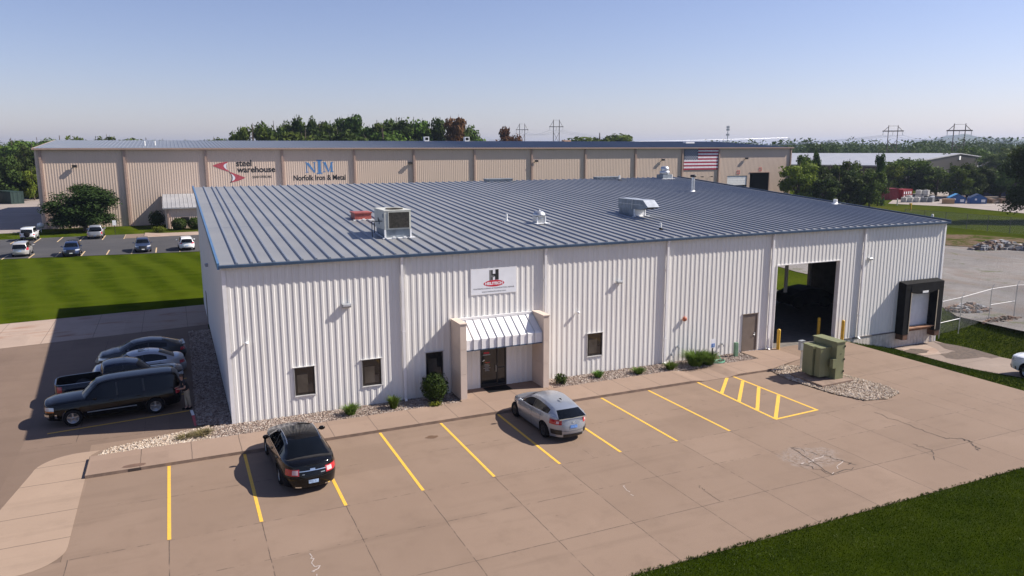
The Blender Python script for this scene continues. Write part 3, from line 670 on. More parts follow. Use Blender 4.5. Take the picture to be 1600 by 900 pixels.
# loading dock: seal, head curtain, sectional door, bumpers
x0, x1, z0, z1 = 41.95, 45.62, -.12, 3.40
seal = MB()
seal.box(x0, -.62, z0, x0+.55, -.036, z1-.5); seal.box(x1-.55, -.62, z0, x1, -.036, z1-.5)
seal.prism_x([(-.62, z1-.52), (-.036, z1-.52), (-.036, z1+.02), (-.62, z1-.10)], x0, x1)
sl_ = seal.build('dock_seal', M['black'], B)
mb = MB(); n = 9
for k in range(n):          # sagging head curtain
    xa = x0+.5+(x1-x0-1.0)*k/n; xb = x0+.5+(x1-x0-1.0)*(k+1)/n; sag = lambda x: z1-.62-.22*(1-((x-(x0+x1)/2)/((x1-x0)/2-.5))**2)
    mb.quad((xa,-.65,sag(xa)),(xb,-.65,sag(xb)),(xb,-.63,z1-.14),(xa,-.63,z1-.14)); mb.quad((xa,-.63,sag(xa)),(xb,-.63,sag(xb)),(xb,-.4,sag(xb)-.05),(xa,-.4,sag(xa)-.05))
mb.build('head_curtain', M['black'], sl_)
gsm = plain('guide_stripe', (.45,.38,.28), .7)
for q in (x0+.51, x1-.56): mb = MB(); mb.box(q, -.65, z0+.1, q+.05, -.62, z1-.7); mb.build('guide_stripe', gsm, sl_)
mb = MB(); mb.box(43.5, -.68, 2.62, 44.05, -.655, 2.76); mb.build('dock_number_plate', M['white'], sl_)
dd = MB(); zs = [.25+.45*i for i in range(7)]
for a, b in zip(zs, zs[1:]):
    dd.box(42.6, .02, a+.012, 45.1, .06, b-.012)
    for q in (.15, .3): dd.box(42.6, .012, a+q-.01, 45.1, .02, a+q+.01)
    dd.box(42.6, .03, b-.012, 45.1, .05, b+.012)
dd.build('dock_door', M['white'], B)
mb = MB(); mb.box(42.4, -.35, -.02, 45.3, -.036, .22); mb.box(42.6, -.6, .2, 45.1, -.34, .25); mb.build('dock_leveller', plain('rusty_dock_steel', (.22,.11,.06), .8, var=.4, dirt=(.35,.27,.2,.6)), B)
rbm = plain('rusty_bumper', (.11,.055,.035), .9, var=.4)
for q in (42.05, 45.15): mb = MB(); mb.box(q, -.6, -.5, q+.45, -.036, .0); mb.build('dock_bumper', rbm, B)
# side-wall door (shaded side)
mb = MB(); mb.box(-.05, 22.2, 0, -.01, 23.2, 2.2); mb.build('side_door', M['brown_door'], B)

# ------------------------------------------------------------------ things fixed to the walls
def wall_light(loc, rot, label, s=1.0):
    e = empty('wall_light', loc, rot, label, 'wall light', 'wall pack lights')
    mb = MB(); mb.prism_x([(-.17*s,.11*s),(-.17*s,.0),(-.14*s,-.06*s),(0,-.06*s),(0,.13*s)], -.2*s, .2*s); mb.build('housing', M['grey_box'], e)
    mb = MB(); mb.prism_x([(-.182*s,.09*s),(-.182*s,.01*s),(-.172*s,.0),(-.172*s,.1*s)], -.17*s, .17*s); mb.build('lens', plain('frosted_lens', (.42,.43,.45), .25), e)
    return e
wall_light((5.25,-.035,5.0), 0, 'grey wall light on the white wall above the two leftmost windows')
wall_light((20.05,-.035,5.0), 0, 'grey wall light on the white wall above the single window right of the entrance', .8)
wall_light((39.0,-.035,5.1), 0, 'grey wall light on the white wall between the open doorway and the loading dock', .85)
wall_light((-.035,14.8,5.2), -pi/2, 'dark wall light on the shaded end wall above the parked vehicles')
def camera_dome(loc, label, mat, kind='security_camera', cat='security camera'):
    e = empty(kind, loc, 0, label, cat)
    mb = MB(); mb.tube((0,0,0),(0,-.09,.02),.03); mb.build('bracket', M['white'], e)
    mb = MB(); mb.lathe([(.02,.05),(.075,.04),(.085,-.02),(.06,-.08),(.0,-.1)], (0,-.11,.0), 12); mb.build('dome', mat, e)
camera_dome((.78,-.035,3.75), 'small white security camera high on the wall near the left corner', M['white'])
camera_dome((17.5,-.035,3.6), 'small white security camera on the wall right of the entrance canopy', M['white'])
e = empty('alarm_horn', (24.5,-.035,2.55), 0, 'round rust-red alarm bell on the white wall', 'alarm bell')
mb = MB(); mb.lathe([(0,-.16),(.1,-.15),(.14,-.08),(.14,-.02),(.05,0)], (0,0,0), 16, axis='y'); mb.build('bell', M['terracotta'], e)
mb = MB(); mb.box(-.06,-.03,-.06,.06,0,.06); mb.build('back_box', M['redpaint'], e)
for x, z, lab in ((24.1,.95,'short dark hose tap low on the wall by the accessible parking sign'), (27.3,.75,'short grey pipe outlet low on the wall left of the brown door'), (23.7,.5,'small black outlet box low on the white wall above the stone bed')):
    mb = MB(); mb.tube((x,-.02,z),(x,-.2,z-.01),.025); mb.tube((x,-.2,z),(x,-.22,z-.12),.03,m=0); mb.box(x-.06,-.07,z-.05,x+.06,-.036,z+.07)
    tag(mb.build('wall_outlet', M['grey_box'] if x < 27 else M['steel']), lab, 'wall outlet')
def text(s, size, loc, mat, parent, name='lettering', bold=0, align='CENTER', rot=(pi/2,0,0), sx=1, space=1, shear=0, ext=.002):
    c = D.curves.new('t', 'FONT'); c.body = s; c.size = size; c.align_x = align; c.offset = bold; c.extrude = ext; c.space_character = space; c.shear = shear; c.resolution_u = 3
    o = D.objects.new('t', c); COL.objects.link(o)
    me = D.meshes.new_from_object(o.evaluated_get(bpy.context.evaluated_depsgraph_get())); D.objects.remove(o); D.curves.remove(c)
    me.materials.clear(); me.materials.append(mat)
    o = link(name, me, parent, loc); o.rotation_euler = rot; o.scale = (sx, 1, 1); return o
# company sign
S = empty('company_sign', (12.69, -.05, 5.63), 0, 'white sign with a black and grey H over a red oval reading HELITECH', 'sign')
mb = MB(); mb.box(-1.22,-.02,-.63,1.22,.02,.63); mb.build('panel', M['signwhite'], S)
mb = MB(); mb.box(-1.25,-.018,-.66,-1.22,.018,.66); mb.box(1.22,-.018,-.66,1.25,.018,.66); mb.box(-1.22,-.018,.63,1.22,.018,.66); mb.box(-1.22,-.018,-.66,1.22,.018,-.63); mb.build('frame', M['white_trim'], S)
mb = MB(); y0, y1 = -.026, -.02
mb.prism_y([(-.06,.05),(-.06,.22),(.06,.22),(.06,.05),(.26,.05),(.26,.58),(.08,.58),(.08,.36),(-.06,.36),(-.06,.56),(-.14,.56),(-.14,.05)], y0, y1); mb.build('emblem_right_half', M['signblack'], S)
mb = MB(); mb.prism_y([(-.25,.02),(-.25,.56),(-.14,.56),(-.14,.28),(0,.28),(.03,.24),(0,.19),(-.14,.19),(-.14,.02)], y0-.002, y1); mb.build('emblem_left_half', M['signgrey'], S)
mb = MB(); mb.prism_y([(.56*cos(2*pi*k/40), -.12+.165*sin(2*pi*k/40)) for k in range(40)], -.032, -.0205); mb.build('oval', M['signred'], S)
text('HELITECH', .19, (0,-.0335,-.185), M['signwhite'], S, bold=.009, sx=1.12)
text('WATERPROOFING & FOUNDATION REPAIR', .105, (0,-.022,-.40), M['navyink'], S, sx=1.08, bold=.001)
text('www.helitechonline.com', .115, (0,-.022,-.56), M['navyink'], S, sx=1.15, bold=.001)
S.scale = (1, .3, 1); S.location.y = -.03
# ------------------------------------------------------------------ things on the roof
def rz(x, y): return z_at(y)
def on_roof(name, x, y, label, cat, group=None): return empty(name, (x, y, z_at(y)), 0, label, cat, group)
dz = lambda y: SL*y     # local roof rise
U = on_roof('rooftop_unit', 8.25, 4.0, 'boxy rooftop air conditioner with a black coil face, near the front eave', 'air conditioner')
mb = MB(); mb.prism_x([(.08,0),(2.0,dz(2.0)),(2.0,.48),(.08,.48)], .06, 1.36); mb.build('roof_curb', M['galv'], U)
mb = MB(); mb.box(-.12,-.12,.004,1.6,.08,.05); mb.box(-.02,.0,.05,.07,.09,.48); mb.box(1.36,.0,.05,1.44,.09,.48)
for q in (.4,.98): mb.box(q,-.14,.04,q+.13,-.0,.11)
mb.build('curb_flashing', M['white'], U)
mb = MB(); mb.box(0,0,.48,1.42,2.1,1.44); mb.box(-.02,-.02,1.44,1.44,2.12,1.49); mb.box(-.012,.7,.52,0,.72,1.42); mb.box(-.012,1.4,.52,0,1.42,1.42); mb.build('cabinet', M['hvac'], U)
mb = MB(); mb.box(.22,-.03,.56,1.32,-.002,1.38); mb.build('coil', M['coil'], U)
mb = MB(); mb.box(.19,-.035,.53,.22,0,1.41); mb.box(1.32,-.035,.53,1.35,0,1.41); mb.box(.22,-.035,1.38,1.32,0,1.41); mb.build('coil_frame', M['hvac'], U)
mb = MB(); mb.lathe([(.46,1.491),(.46,1.54),(.42,1.54),(.42,1.495),(.0,1.495)], (.72,.7,0), 24); mb.build('fan_grille', M['coil'], U)
mb = MB(); mb.path([(0,.5,.9),(-.25,.5,.9),(-.55,.5,.9),(-.55,.5,.08)], .022); mb.path([(-.2,.5,.9),(-.2,.5,1.1)], .02); mb.path([(-.42,.5,.85),(-.42,.5,.3)], .025); mb.build('gas_pipe', M['blackgloss'], U)
for q in ((.2,1.1,.35,1.3),(1.0,.7,1.2,.95)): mb = MB(); mb.box(-.03,q[0],q[1],0,q[2],q[3]); mb.build('access_panel', M['galv'], U)
V = on_roof('roof_hatch_box', 8.1, 10.45, 'low rust-red metal box on the roof behind the air conditioner', 'roof vent')
mb = MB(); mb.box(.05,.05,.06,1.05,1.2,.4); mb.build('box', M['redbox'], V)
mb = MB(); mb.box(0,0,.4,1.1,1.25,.47); mb.build('lid', M['redbox'], V)
mb = MB(); mb.box(-.06,-.08,.004,1.16,.05,.05); mb.box(.48,-.12,.05,.62,.0,.1); mb.build('flashing', M['white'], V)
V = on_roof('mushroom_vent', 18.5, 6.6, 'silver domed roof fan on a square base near the middle of the front roof', 'roof vent')
mb = MB(); mb.box(-.3,-.3,.0,.3,.3,.42); mb.build('base', M['steel'], V)
mb = MB(); mb.box(-.5,-.5,.003,.5,-.3,.04); mb.box(-.45,-.3,.003,-.3,.3,.05); mb.box(.3,-.3,.003,.45,.3,.05); mb.box(-.3,-.32,.04,-.24,-.3,.42); mb.box(.24,-.32,.04,.3,-.3,.42); mb.build('flashing', M['white'], V)
mb = MB(); mb.lathe([(.30,.42),(.40,.47),(.38,.55),(.31,.66),(.2,.74),(.06,.78),(.05,.82),(0,.82)], (0,0,0), 24); mb.build('dome', M['steel'], V)
V = on_roof('mushroom_vent', 43.6, 28.9, 'silver two-tier domed roof fan at the far top edge of the roof', 'roof vent')
mb = MB(); mb.box(-.55,-.55,0,.55,.55,.45); mb.build('base', M['galv'], V)
mb = MB(); mb.box(-.75,-.75,.003,.75,-.55,.05); mb.box(.5,-.57,.05,.56,-.55,.45); mb.build('flashing', M['white'], V)
mb = MB(); mb.lathe([(.45,.45),(.52,.55),(.50,.75),(.40,.82),(.44,.88),(.40,1.15),(.25,1.25),(0,1.27)], (0,0,0), 24); mb.build('dome', M['steel'], V)
V = on_roof('air_intake_unit', 25.85, 7.35, 'long grey rooftop duct unit with a slanted open hood at its near end', 'air handler')
mb = MB(); mb.prism_x([(.0,0),(1.95,dz(1.95)),(1.95,.5),(0,.5)], .03, .82); mb.build('roof_curb', M['galv'], V)
mb = MB(); mb.box(-.02,-.03,.0,.07,.1,.5); mb.box(.78,-.03,0,.86,.1,.5); mb.box(-.2,-.16,.003,1.1,.0,.04); mb.box(.1,-.01,.03,.76,-.003,.5); mb.build('curb_flashing', M['white'], V)
mb = MB(); mb.prism_x([(2.0,.5),(2.0,1.12),(-.95,1.12),(-1.5,.72),(-1.42,.66),(-.7,.5)], 0, .86); mb.build('duct', M['galv'], V)
mb = MB(); mb.add([(-.01,-.94,1.128),(.87,-.94,1.128),(.87,-1.51,.72),(-.01,-1.51,.72)], [(0,1,2,3)]); mb.add([(-.01,2.01,1.126),(.87,2.01,1.126),(.87,-.94,1.128),(-.01,-.94,1.128)], [(0,1,2,3)]); mb.build('duct_top', plain('pale_duct_top', (.36,.39,.43), .4, .3), V)
mb = MB(); mb.quad((.04,-1.43,.652),(.82,-1.43,.652),(.82,-.75,.508),(.04,-.75,.508)); mb.build('hood_opening', M['underside'], V)
mb = MB(); mb.box(-.015,.3,.5,0,.34,1.12); mb.box(-.012,-.9,.80,0,2.0,.82); mb.build('duct_joint', M['steel'], V)
def pipe(x, y, h, r, label, cap=None, boot=None):
    e = on_roof('vent_pipe', x, y, label, 'vent pipe')
    mb = MB(); mb.tube((0,0,0),(0,0,h),r,n=12); mb.build('pipe', M['pvc'] if cap is None else M['steel'], e)
    mb = MB(); mb.lathe([(r*3,.01),(r*1.6,.04),(r*1.1,.13)], (0,0,0), 12); mb.build('boot', boot or M['white'], e)
    if cap: mb = MB(); mb.lathe([(r*.9,h-.02),(r*1.9,h),(r*1.9,h+.16),(r*1.2,h+.2),(0,h+.2)], (0,0,0), 14); mb.build('cap', cap, e)
pipe(16.85, 7.75, .46, .06, 'short white plastic vent pipe left of the domed roof fan')
pipe(24.45, 2.45, .4, .06, 'short white vent pipe with a black base near the front eave', boot=M['black'])
pipe(39.3, 18.75, 1.25, .14, 'tall silver flue pipe with a black cap on the far right roof', cap=M['blackgloss'])
pipe(37.9, 28.3, .5, .09, 'small white vent pipe near the top edge of the roof, left of the two-tier fan', boot=M['black'])
pipe(45.5, 9.0, .38, .15, 'small white vent stub on the right edge of the roof')
for x, y, l_ in ((36.0, 29.3, 'low dark flat box along the top edge of the roof left of the two-tier fan'), (24.5, 29.5, 'low grey flat box at the top edge of the roof near the treetop')):
    mb = MB(); mb.box(0,0,0,2.6,.7,.22); mb.box(-.06,-.06,.22,2.66,.76,.28); tag(mb.build('flat_roof_box', M['galv'], loc=(x, y, z_at(y))), l_, 'roof vent')

# ------------------------------------------------------------------ utility cabinet, posts, bollards, small things in front
T = empty('transformer_cabinet', (28.5, -6.6, .15), 0, 'olive green electrical transformer cabinet on a concrete pad', 'transformer')
mb = MB(); mb.box(.85,0,0,1.42,1.6,1.98); mb.build('tall_cabinet', M['green_box'], T)
mb = MB(); mb.box(.80,-.04,1.98,1.47,1.64,2.03); mb.build('cabinet_lid', M['green_box'], T)
mb = MB(); mb.box(.1,.35,.12,.85,.72,1.66); mb.box(.0,.78,.12,.85,1.13,1.70); mb.box(.1,1.19,.12,.85,1.56,1.66); mb.box(.06,.33,1.66,.85,.74,1.70); mb.box(.06,1.17,1.66,.85,1.58,1.70); mb.box(.2,.72,.12,.8,.78,1.6); mb.box(.2,1.13,.12,.8,1.19,1.6); mb.build('radiator_tank', M['green_box'], T)
mb = MB(); mb.box(.62,-.02,.62,.86,.2,1.12); mb.build('junction_box', M['green_box'], T)
mb = MB()
for z in (.35, 1.0, 1.7): mb.box(1.38,-.03,z,1.44,.0,z+.1)
mb.box(1.1,-.012,1.35,1.2,0,1.37); mb.build('hinge', M['black'], T)
mb = MB(); mb.prism([(27.95,-7.1),(30.25,-7.0),(30.3,-4.6),(28.05,-4.75)], .0, .15); tag(mb.build('transformer_pad', M['kerbface']), 'low concrete pad under the green transformer cabinet', 'concrete pad')
P_ = empty('meter_pedestal', (29.5, -4.05, .03), 0, 'grey meter box on a thin steel post left of the transformer', 'meter box')
mb = MB(); mb.box(-.17,-.1,1.1,.12,.08,1.6); mb.box(-.19,-.12,1.6,.14,.1,1.64); mb.build('meter_box', M['grey_box'], P_)
mb = MB(); mb.box(-.02,-.03,0,.02,.01,1.15); mb.box(.08,-.03,0,.12,.01,1.6); mb.box(-.02,-.02,.6,.1,0,.66); mb.build('post', M['fence_steel'], P_)
def bollard(x, y, h, label):
    e = empty('bollard', (x, y, 0), 0, label, 'bollard', 'yellow bollards at the open doorway')
    mb = MB(); mb.tube((0,0,0),(0,0,h),.1,n=16); mb.lathe([(.1,h),(.09,h+.04),(.05,h+.07),(0,h+.08)], (0,0,0), 16); mb.build('post', M['bollard'], e)
bollard(31.45, -.3, 1.22, 'yellow bollard at the left side of the open doorway')
bollard(36.75, -.35, 1.28, 'yellow bollard outside at the right side of the open doorway')
bollard(36.1, 1.0, 1.25, 'yellow bollard just inside the right side of the open doorway')
mb = MB(); mb.box(-.11,-.09,0,.11,.09,.78); mb.box(-.1,-.085,.78,.1,.085,.84); tag(mb.build('utility_pedestal', M['green_ped'], loc=(27.95,-.55,.05)), 'pale green utility pedestal post left of the brown door', 'utility pedestal')
G = empty('accessible_parking_sign', (25.55, -1.35, .05), 0, 'blue and white accessible parking sign on a dark post in the shrub', 'sign')
mb = MB(); mb.box(-.03,-.02,0,.03,.02,1.2); mb.build('post', M['black'], G)
mb = MB(); mb.box(-.16,-.035,.98,.16,-.021,1.5); mb.build('panel', M['signwhite'], G)
mb = MB(); mb.box(-.11,-.041,1.02,.11,-.036,1.24); mb.build('blue_symbol_field', plain('sign_blue',(.02,.16,.5),.4), G)
mb = MB(); mb.box(-.02,-.046,1.10,.0,-.042,1.19); mb.lathe([(.0,-.046),(.018,-.046),(.018,-.042)], (-.01,0,1.21), 10, axis='y'); mb.box(-.02,-.046,1.09,.05,-.042,1.105); mb.box(.04,-.046,1.05,.055,-.042,1.10); mb.tube((-.035,-.046,1.08),(-.01,-.046,1.05),.006); mb.build('wheelchair_symbol', M['white'], G)
mb = MB()
for i in range(3):
    c = (26.15+.05*i, -1.15-.04*i); pts = [(c[0]+(.42-.07*i)*cos(a), c[1]+(.3-.05*i)*sin(a), .1+.03*i) for a in [2*pi*k/22 for k in range(23)]]; mb.path(pts, .016, 5)
mb.path([(26.4,-1.0,.1),(26.7,-.7,.1),(26.9,-.3,.2)], .016, 5)
tag(mb.build('garden_hose', M['hose']), 'green garden hose coiled on the stones by the wall', 'hose')
mb = MB(); mb.prism([(12.0,-.95),(13.3,-.95),(13.3,-.1),(12.0,-.1)], .132, .145); tag(mb.build('door_mat', M['black']), 'dark mat in front of the entrance door', 'door mat')
mb = MB(); random.seed(5); mb.poly([(28.25+.45*cos(a*.5)*(1+.3*random.random()), -3.85+.22*sin(a*.5)*(1+.3*random.random()), .045) for a in range(12)]); tag(mb.build('drain_grate', M['black']), 'dark cover on the ground beside the end of the walk', 'cover')
mb = MB(); mb.poly([(-3.85+.42*cos(a*.5)*(1+.15*sin(a*3)), -3.33+.17*sin(a*.5), .134) for a in range(12)]); tag(mb.build('damp_stain', plain('damp_stain', (.15,.09,.06), .6)), kind='structure')
mb = MB(); mb.box(-4.05,-3.606,.0,-3.6,-3.6,.12); tag(mb.build('kerb_notch', plain('dark_notch', (.05,.035,.03), .9)), kind='structure')
# things glimpsed inside the open shop
I_ = empty('pallet_rack', (33.0, 9.0, 0), 0, 'dark shapes of a loaded pallet rack inside the open doorway', 'rack')
mb = MB()
for x in (0, 3.2, 6.4):
    for y in (0, 1.1): mb.box(x-.05, y-.05, 0, x+.05, y+.05, 2.6)
for z in (.1, 1.3, 2.4): mb.box(0,-.03,z,6.4,.03,z+.1); mb.box(0,1.07,z,6.4,1.13,z+.1)
mb.build('frame', M['black'], I_)
mb = MB(); random.seed(2)
for z in (.2, 1.4):
    for k in range(5): mb.box(.2+1.25*k,.1,z,1.2+1.25*k,1.0,z+random.uniform(.5,.95))
mb.build('load', M['interior'], I_)
for x, y, rr, lab in ((40.6,12.2,.3,'dark parked loader silhouette by the rear opening inside the shop'),(43.0,9.2,-.2,'dark low machine silhouette inside the shop near the right wall')):
    e = empty('loader', (x,y,0), rr, lab, 'machine'); mb = MB(); mb.prism_y([(-1.8,.3),(1.9,.3),(2.0,.9),(1.2,1.35),(.2,1.5),(-.8,1.35),(-1.7,1.0)], -1.0, 1.0); mb.build('body', M['black'], e)
    for qx in (-1.1,1.2):
        for qy in (-1.05,1.05): mb = MB(); mb.lathe([(0,-.15),(.45,-.15),(.45,.15),(0,.15)], (0,0,0), 16, axis='y'); mb.build('wheel', M['black'], e, (qx,qy,.45))
mb = MB(); mb.lathe([(0,0),(.28,0),(.3,.5),(.28,.85),(0,.87)], (0,0,0), 18); tag(mb.build('drum', M['pvc'], loc=(32.6, 5.2, 0)), 'pale drum in the dark just inside the open doorway', 'drum')
mb = MB(); mb.box(0,0,0,.5,.4,.05); mb.box(.05,.05,.05,.45,.35,.6); tag(mb.build('crate', M['galv'], loc=(34.1, 4.6, 0)), 'small grey crate in the dark inside the open doorway', 'crate')

# ------------------------------------------------------------------ plants by the walk
def blades(mb, cx, cy, z0, rad, h, n, w=.012, spread=.9):
    for _ in range(n):
        a = random.random()*2*pi; r = rad*.45*sqrt(random.random()); x = cx+r*cos(a); y = cy+r*sin(a)
        l = h*random.uniform(.6, 1.15); out = random.uniform(.1, spread)*rad*1.3; b = a+random.uniform(-.5, .5)
        px, py = -sin(b)*w, cos(b)*w
        p1 = (x+cos(b)*out*.35, y+sin(b)*out*.35, z0+l*.65); p2 = (x+cos(b)*out, y+sin(b)*out, z0+l*random.uniform(.7, 1.0))
        mb.add([(x-px,y-py,z0),(x+px,y+py,z0),(p1[0]+px,p1[1]+py,p1[2]),(p1[0]-px,p1[1]-py,p1[2]),p2], [(0,1,2,3),(3,2,4)])
def leafball(mb, cx, cy, cz, rx, ry, rz_, n, s, shell=.5, m=0):
    for _ in range(n):
        while True:
            v = Vector((random.gauss(0,1), random.gauss(0,1), random.gauss(0,1)))
            if v.length > .01: break
        v.normalize(); rr = (shell+(1-shell)*random.random())*(1+.12*sin(v.x*7+v.z*5)*cos(v.y*6))
        p = Vector((cx+v.x*rx*rr, cy+v.y*ry*rr, cz+v.z*rz_*rr))
        nrm = (v+Vector((random.gauss(0,.6), random.gauss(0,.6), random.gauss(0,.6)))).normalized()
        u = nrm.orthogonal().normalized(); a = random.random()*6.28; w_ = nrm.cross(u); u, w_ = u*cos(a)+w_*sin(a), w_*cos(a)-u*sin(a)
        q = s*random.uniform(.6, 1.3)
        mb.add([p-u*q, p-w_*q*.55, p+u*q, p+w_*q*.55], [(0,1,2,3)], m)
random.seed(21)
for i, (x, y, h, r, n, lab) in enumerate(((5.05,-.95,.5,.42,380,'spiky green grass clump by the wall left of the two close windows gap'),(7.1,-.95,.6,.34,420,'bright green grass clump just left of the dark shrub'),(18.4,-.8,.36,.34,300,'low green plant below the window right of the entrance'),
        (20.75,-1.1,.34,.4,330,'low green clump with dry tips, fourth right of the entrance canopy'),(22.8,-1.2,.42,.4,360,'round green clump left of the big grass shrub'))):
    mb = MB(); blades(mb, 0, 0, 0, r, h, n, .013); tag(mb.build('grass_clump', M['blade2'], loc=(x, y, .06)), lab, 'grass clump', 'grass clumps along the front wall')
D.objects['grass_clump']['label'] = 'spiky green grass clump on the stones, leftmost along the front wall'
mb = MB(); leafball(mb, 0, 0, .28, .38, .35, .3, 700, .06, .2); tag(mb.build('small_shrub', M['leafbush'], loc=(16.05,-.95,.05)), 'small leafy shrub just right of the entrance wing wall', 'shrub')
mb = MB(); blades(mb, -.35, 0, 0, .75, .85, 1100, .014); blades(mb, .45, -.1, 0, .6, .75, 800, .014); tag(mb.build('ornamental_grass', M['blade2'], loc=(24.9,-1.15,.05)), 'large arching ornamental grass in front of the accessible parking sign', 'ornamental grass')
bs = empty('round_shrub', (9.15,-.95,.05), 0, 'large dark rounded shrub against the left wing wall of the entrance', 'shrub')
mb = MB(); leafball(mb, 0, 0, .8, .68, .62, .72, 3800, .055, .55); mb.build('foliage', M['leafbush'], bs)
mb = MB(); mb.tube((0,0,0),(0,0,.5),.05,.03); mb.path([(0,0,.3),(.3,.1,.8)], .02); mb.path([(0,0,.3),(-.3,-.1,.8)], .02); mb.build('stem', M['bark'], bs)
mb = MB(); leafball(mb, 0, 0, .12, .35, .3, .14, 350, .05, .3); tag(mb.build('ground_plant', M['leafyellow'], loc=(8.95,-1.55,.06)), 'yellow-green leafy ground plant at the foot of the dark shrub', 'plant')
mb = MB(); blades(mb, -1.3, -.9, 0, .5, .2, 260, .01); blades(mb, -2.0, -1.0, 0, .4, .16, 160, .01); tag(mb.build('dry_weeds', M['straw'], loc=(0,0,.09)), 'sparse dry weeds in the stones near the left corner', kind='stuff')

# near lawn: a soil-green sheet with real blades where it shows
sheet('near_lawn', [(-60,-60), (60, -60), (60,-17.5), (36.9,-17.55), (4,-17.62), (4,-17.7), (-60,-60.1)], M['grassnear'], .004)
random.seed(11); mb = MB()
for _ in range(76000):
    x = random.uniform(9.3, 31); lim = -17.55-(x-9.0)*.42 if x < 22 else -23
    y = -17.58-random.random()**1.15*6.2
    if y < -17.6-(31-9.3)*.4: continue
    h = random.uniform(.02, .06)*(1.5 if random.random() < .06 else 1); a = random.random()*6.28; w_ = .010
    dx, dy = cos(a)*w_, sin(a)*w_; lx, ly = random.gauss(0,.02), random.gauss(0,.02)
    k_ = 1 if random.random() < .05+.1*(sin(x*1.3+y*2.1)*sin(x*.7-y*1.1) > .35) else 0
    mb.add([(x-dx,y-dy,.004),(x+dx,y+dy,.004),(x+lx,y+ly,.004+h)], [(0,1,2)], k_)
for _ in range(500):
    x = random.uniform(9.5, 40); y = -17.56+random.gauss(0,.035); blades(mb, x, y, .0, .05, .07, 5, .008)
tag(mb.build('near_grass', [M['blade'], m_leaf('pale_weed_blades', (.10,.13,.04), (.16,.18,.08), trans=.2)]), 'mown grass growing along the near edge of the lot', kind='stuff')
# grass on the dock banks
mb = MB(); random.seed(13)
for _ in range(34000):
    if random.random() < .55: x = random.uniform(36.9, 41.8); y = random.uniform(-17, -.05)
    else: x = random.uniform(46.3, 51); y = random.uniform(-9, 4)
    z = terrain(x, y)-.06; h = random.uniform(.05, .15); a = random.random()*6.28; w_ = .018
    dx, dy = cos(a)*w_, sin(a)*w_
    mb.add([(x-dx,y-dy,z),(x+dx,y+dy,z),(x+random.gauss(0,.04),y+random.gauss(0,.04),z+h)], [(0,1,2)])
tag(mb.build('bank_grass', M['blade']), 'rough grass growing on the banks of the sunken dock lane', kind='stuff')

# ------------------------------------------------------------------ chain-link fences
def m_mesh():
    m, t, b = mat_new('chain_link_mesh'); v, x, y, z = coords(t, 'Object')
    sc = 2*pi/.16
    a = ((x+y+z)*sc).sin().abs(); c = ((x+y-z)*sc).sin().abs(); k = a.mn(c).lt(.17)
    b.inputs['Base Color'].default_value = (.38,.38,.37,1); b.inputs['Metallic'].default_value = .3; b.inputs['Roughness'].default_value = .5
    t.links.new(k.s, b.inputs['Alpha']); return m
M['mesh'] = m_mesh(); M['fence_dark'] = plain('weathered_fence_steel', (.13,.125,.115), .7, .2)
def chain_fence(name, pts, h, label, arms=False, mid=None, r=.03, seg=3.05):
    pm_ = M['fence_steel'] if arms else M['fence_dark']
    e = empty(name, (*pts[0][:2], 0), 0, label, 'fence'); o = Vector((pts[0][0], pts[0][1], 0))
    for i, p in enumerate(pts):
        q = Vector(p)-o; mb = MB(); mb.tube(q-Vector((0,0,.3)), q+Vector((0,0,h)), r*(1.5 if i == len(pts)-1 or not arms else 1), n=8)
        if arms and i < len(pts)-1: mb.tube(q+Vector((0,0,h)), q+Vector((.22,.0,h+.28)), .018, n=5)
        mb.build('post', pm_, e)
    rl = MB(); ms = MB()
    for a, b in zip(pts, pts[1:]):
        A = Vector(a)-o; Bq = Vector(b)-o; up = Vector((0,0,h-.03)); rl.tube(A+up, Bq+up, .02, n=6)
        ms.quad(A+Vector((0,0,.03)), Bq+Vector((0,0,.03)), Bq+up, A+up)
    rl.build('top_rail', M['white_trim'] if arms else M['fence_dark'], e); ms.build('mesh', M['mesh'], e)
    if mid:
        ml = MB(); ml.tube(Vector(pts[0])-o+Vector((0,0,mid[0])), Vector(pts[1])-o+Vector((0,0,mid[0])), .03, n=6); ml.tube(Vector(pts[2])-o+Vector((0,0,mid[1])), Vector(pts[3])-o+Vector((0,0,mid[1])), .02, n=6); ml.build('mid_rail', M['white_trim'], e)
chain_fence('chain_link_fence', [(46.2,-.2,-.6),(48.0,-.35,-.42),(51.3,-.25,-.1),(53.9,-.4,0),(60.5,-2.6,0),(67,-5,0)], 2.35, 'chain-link fence with angled top arms starting at the building corner', True, (.8, 1.15))
fp = [(109.0,52.5,0),(109.0,48.9,0),(109,45.2,0),(109,41.7,0),(109,38.4,0),(109,35.1,0),(109,31.8,0),(109,28.5,0),(109,25,0)]
chain_fence('field_fence', fp, 2.35, 'tall thin chain-link fence crossing the far grass field', False, None, .028)

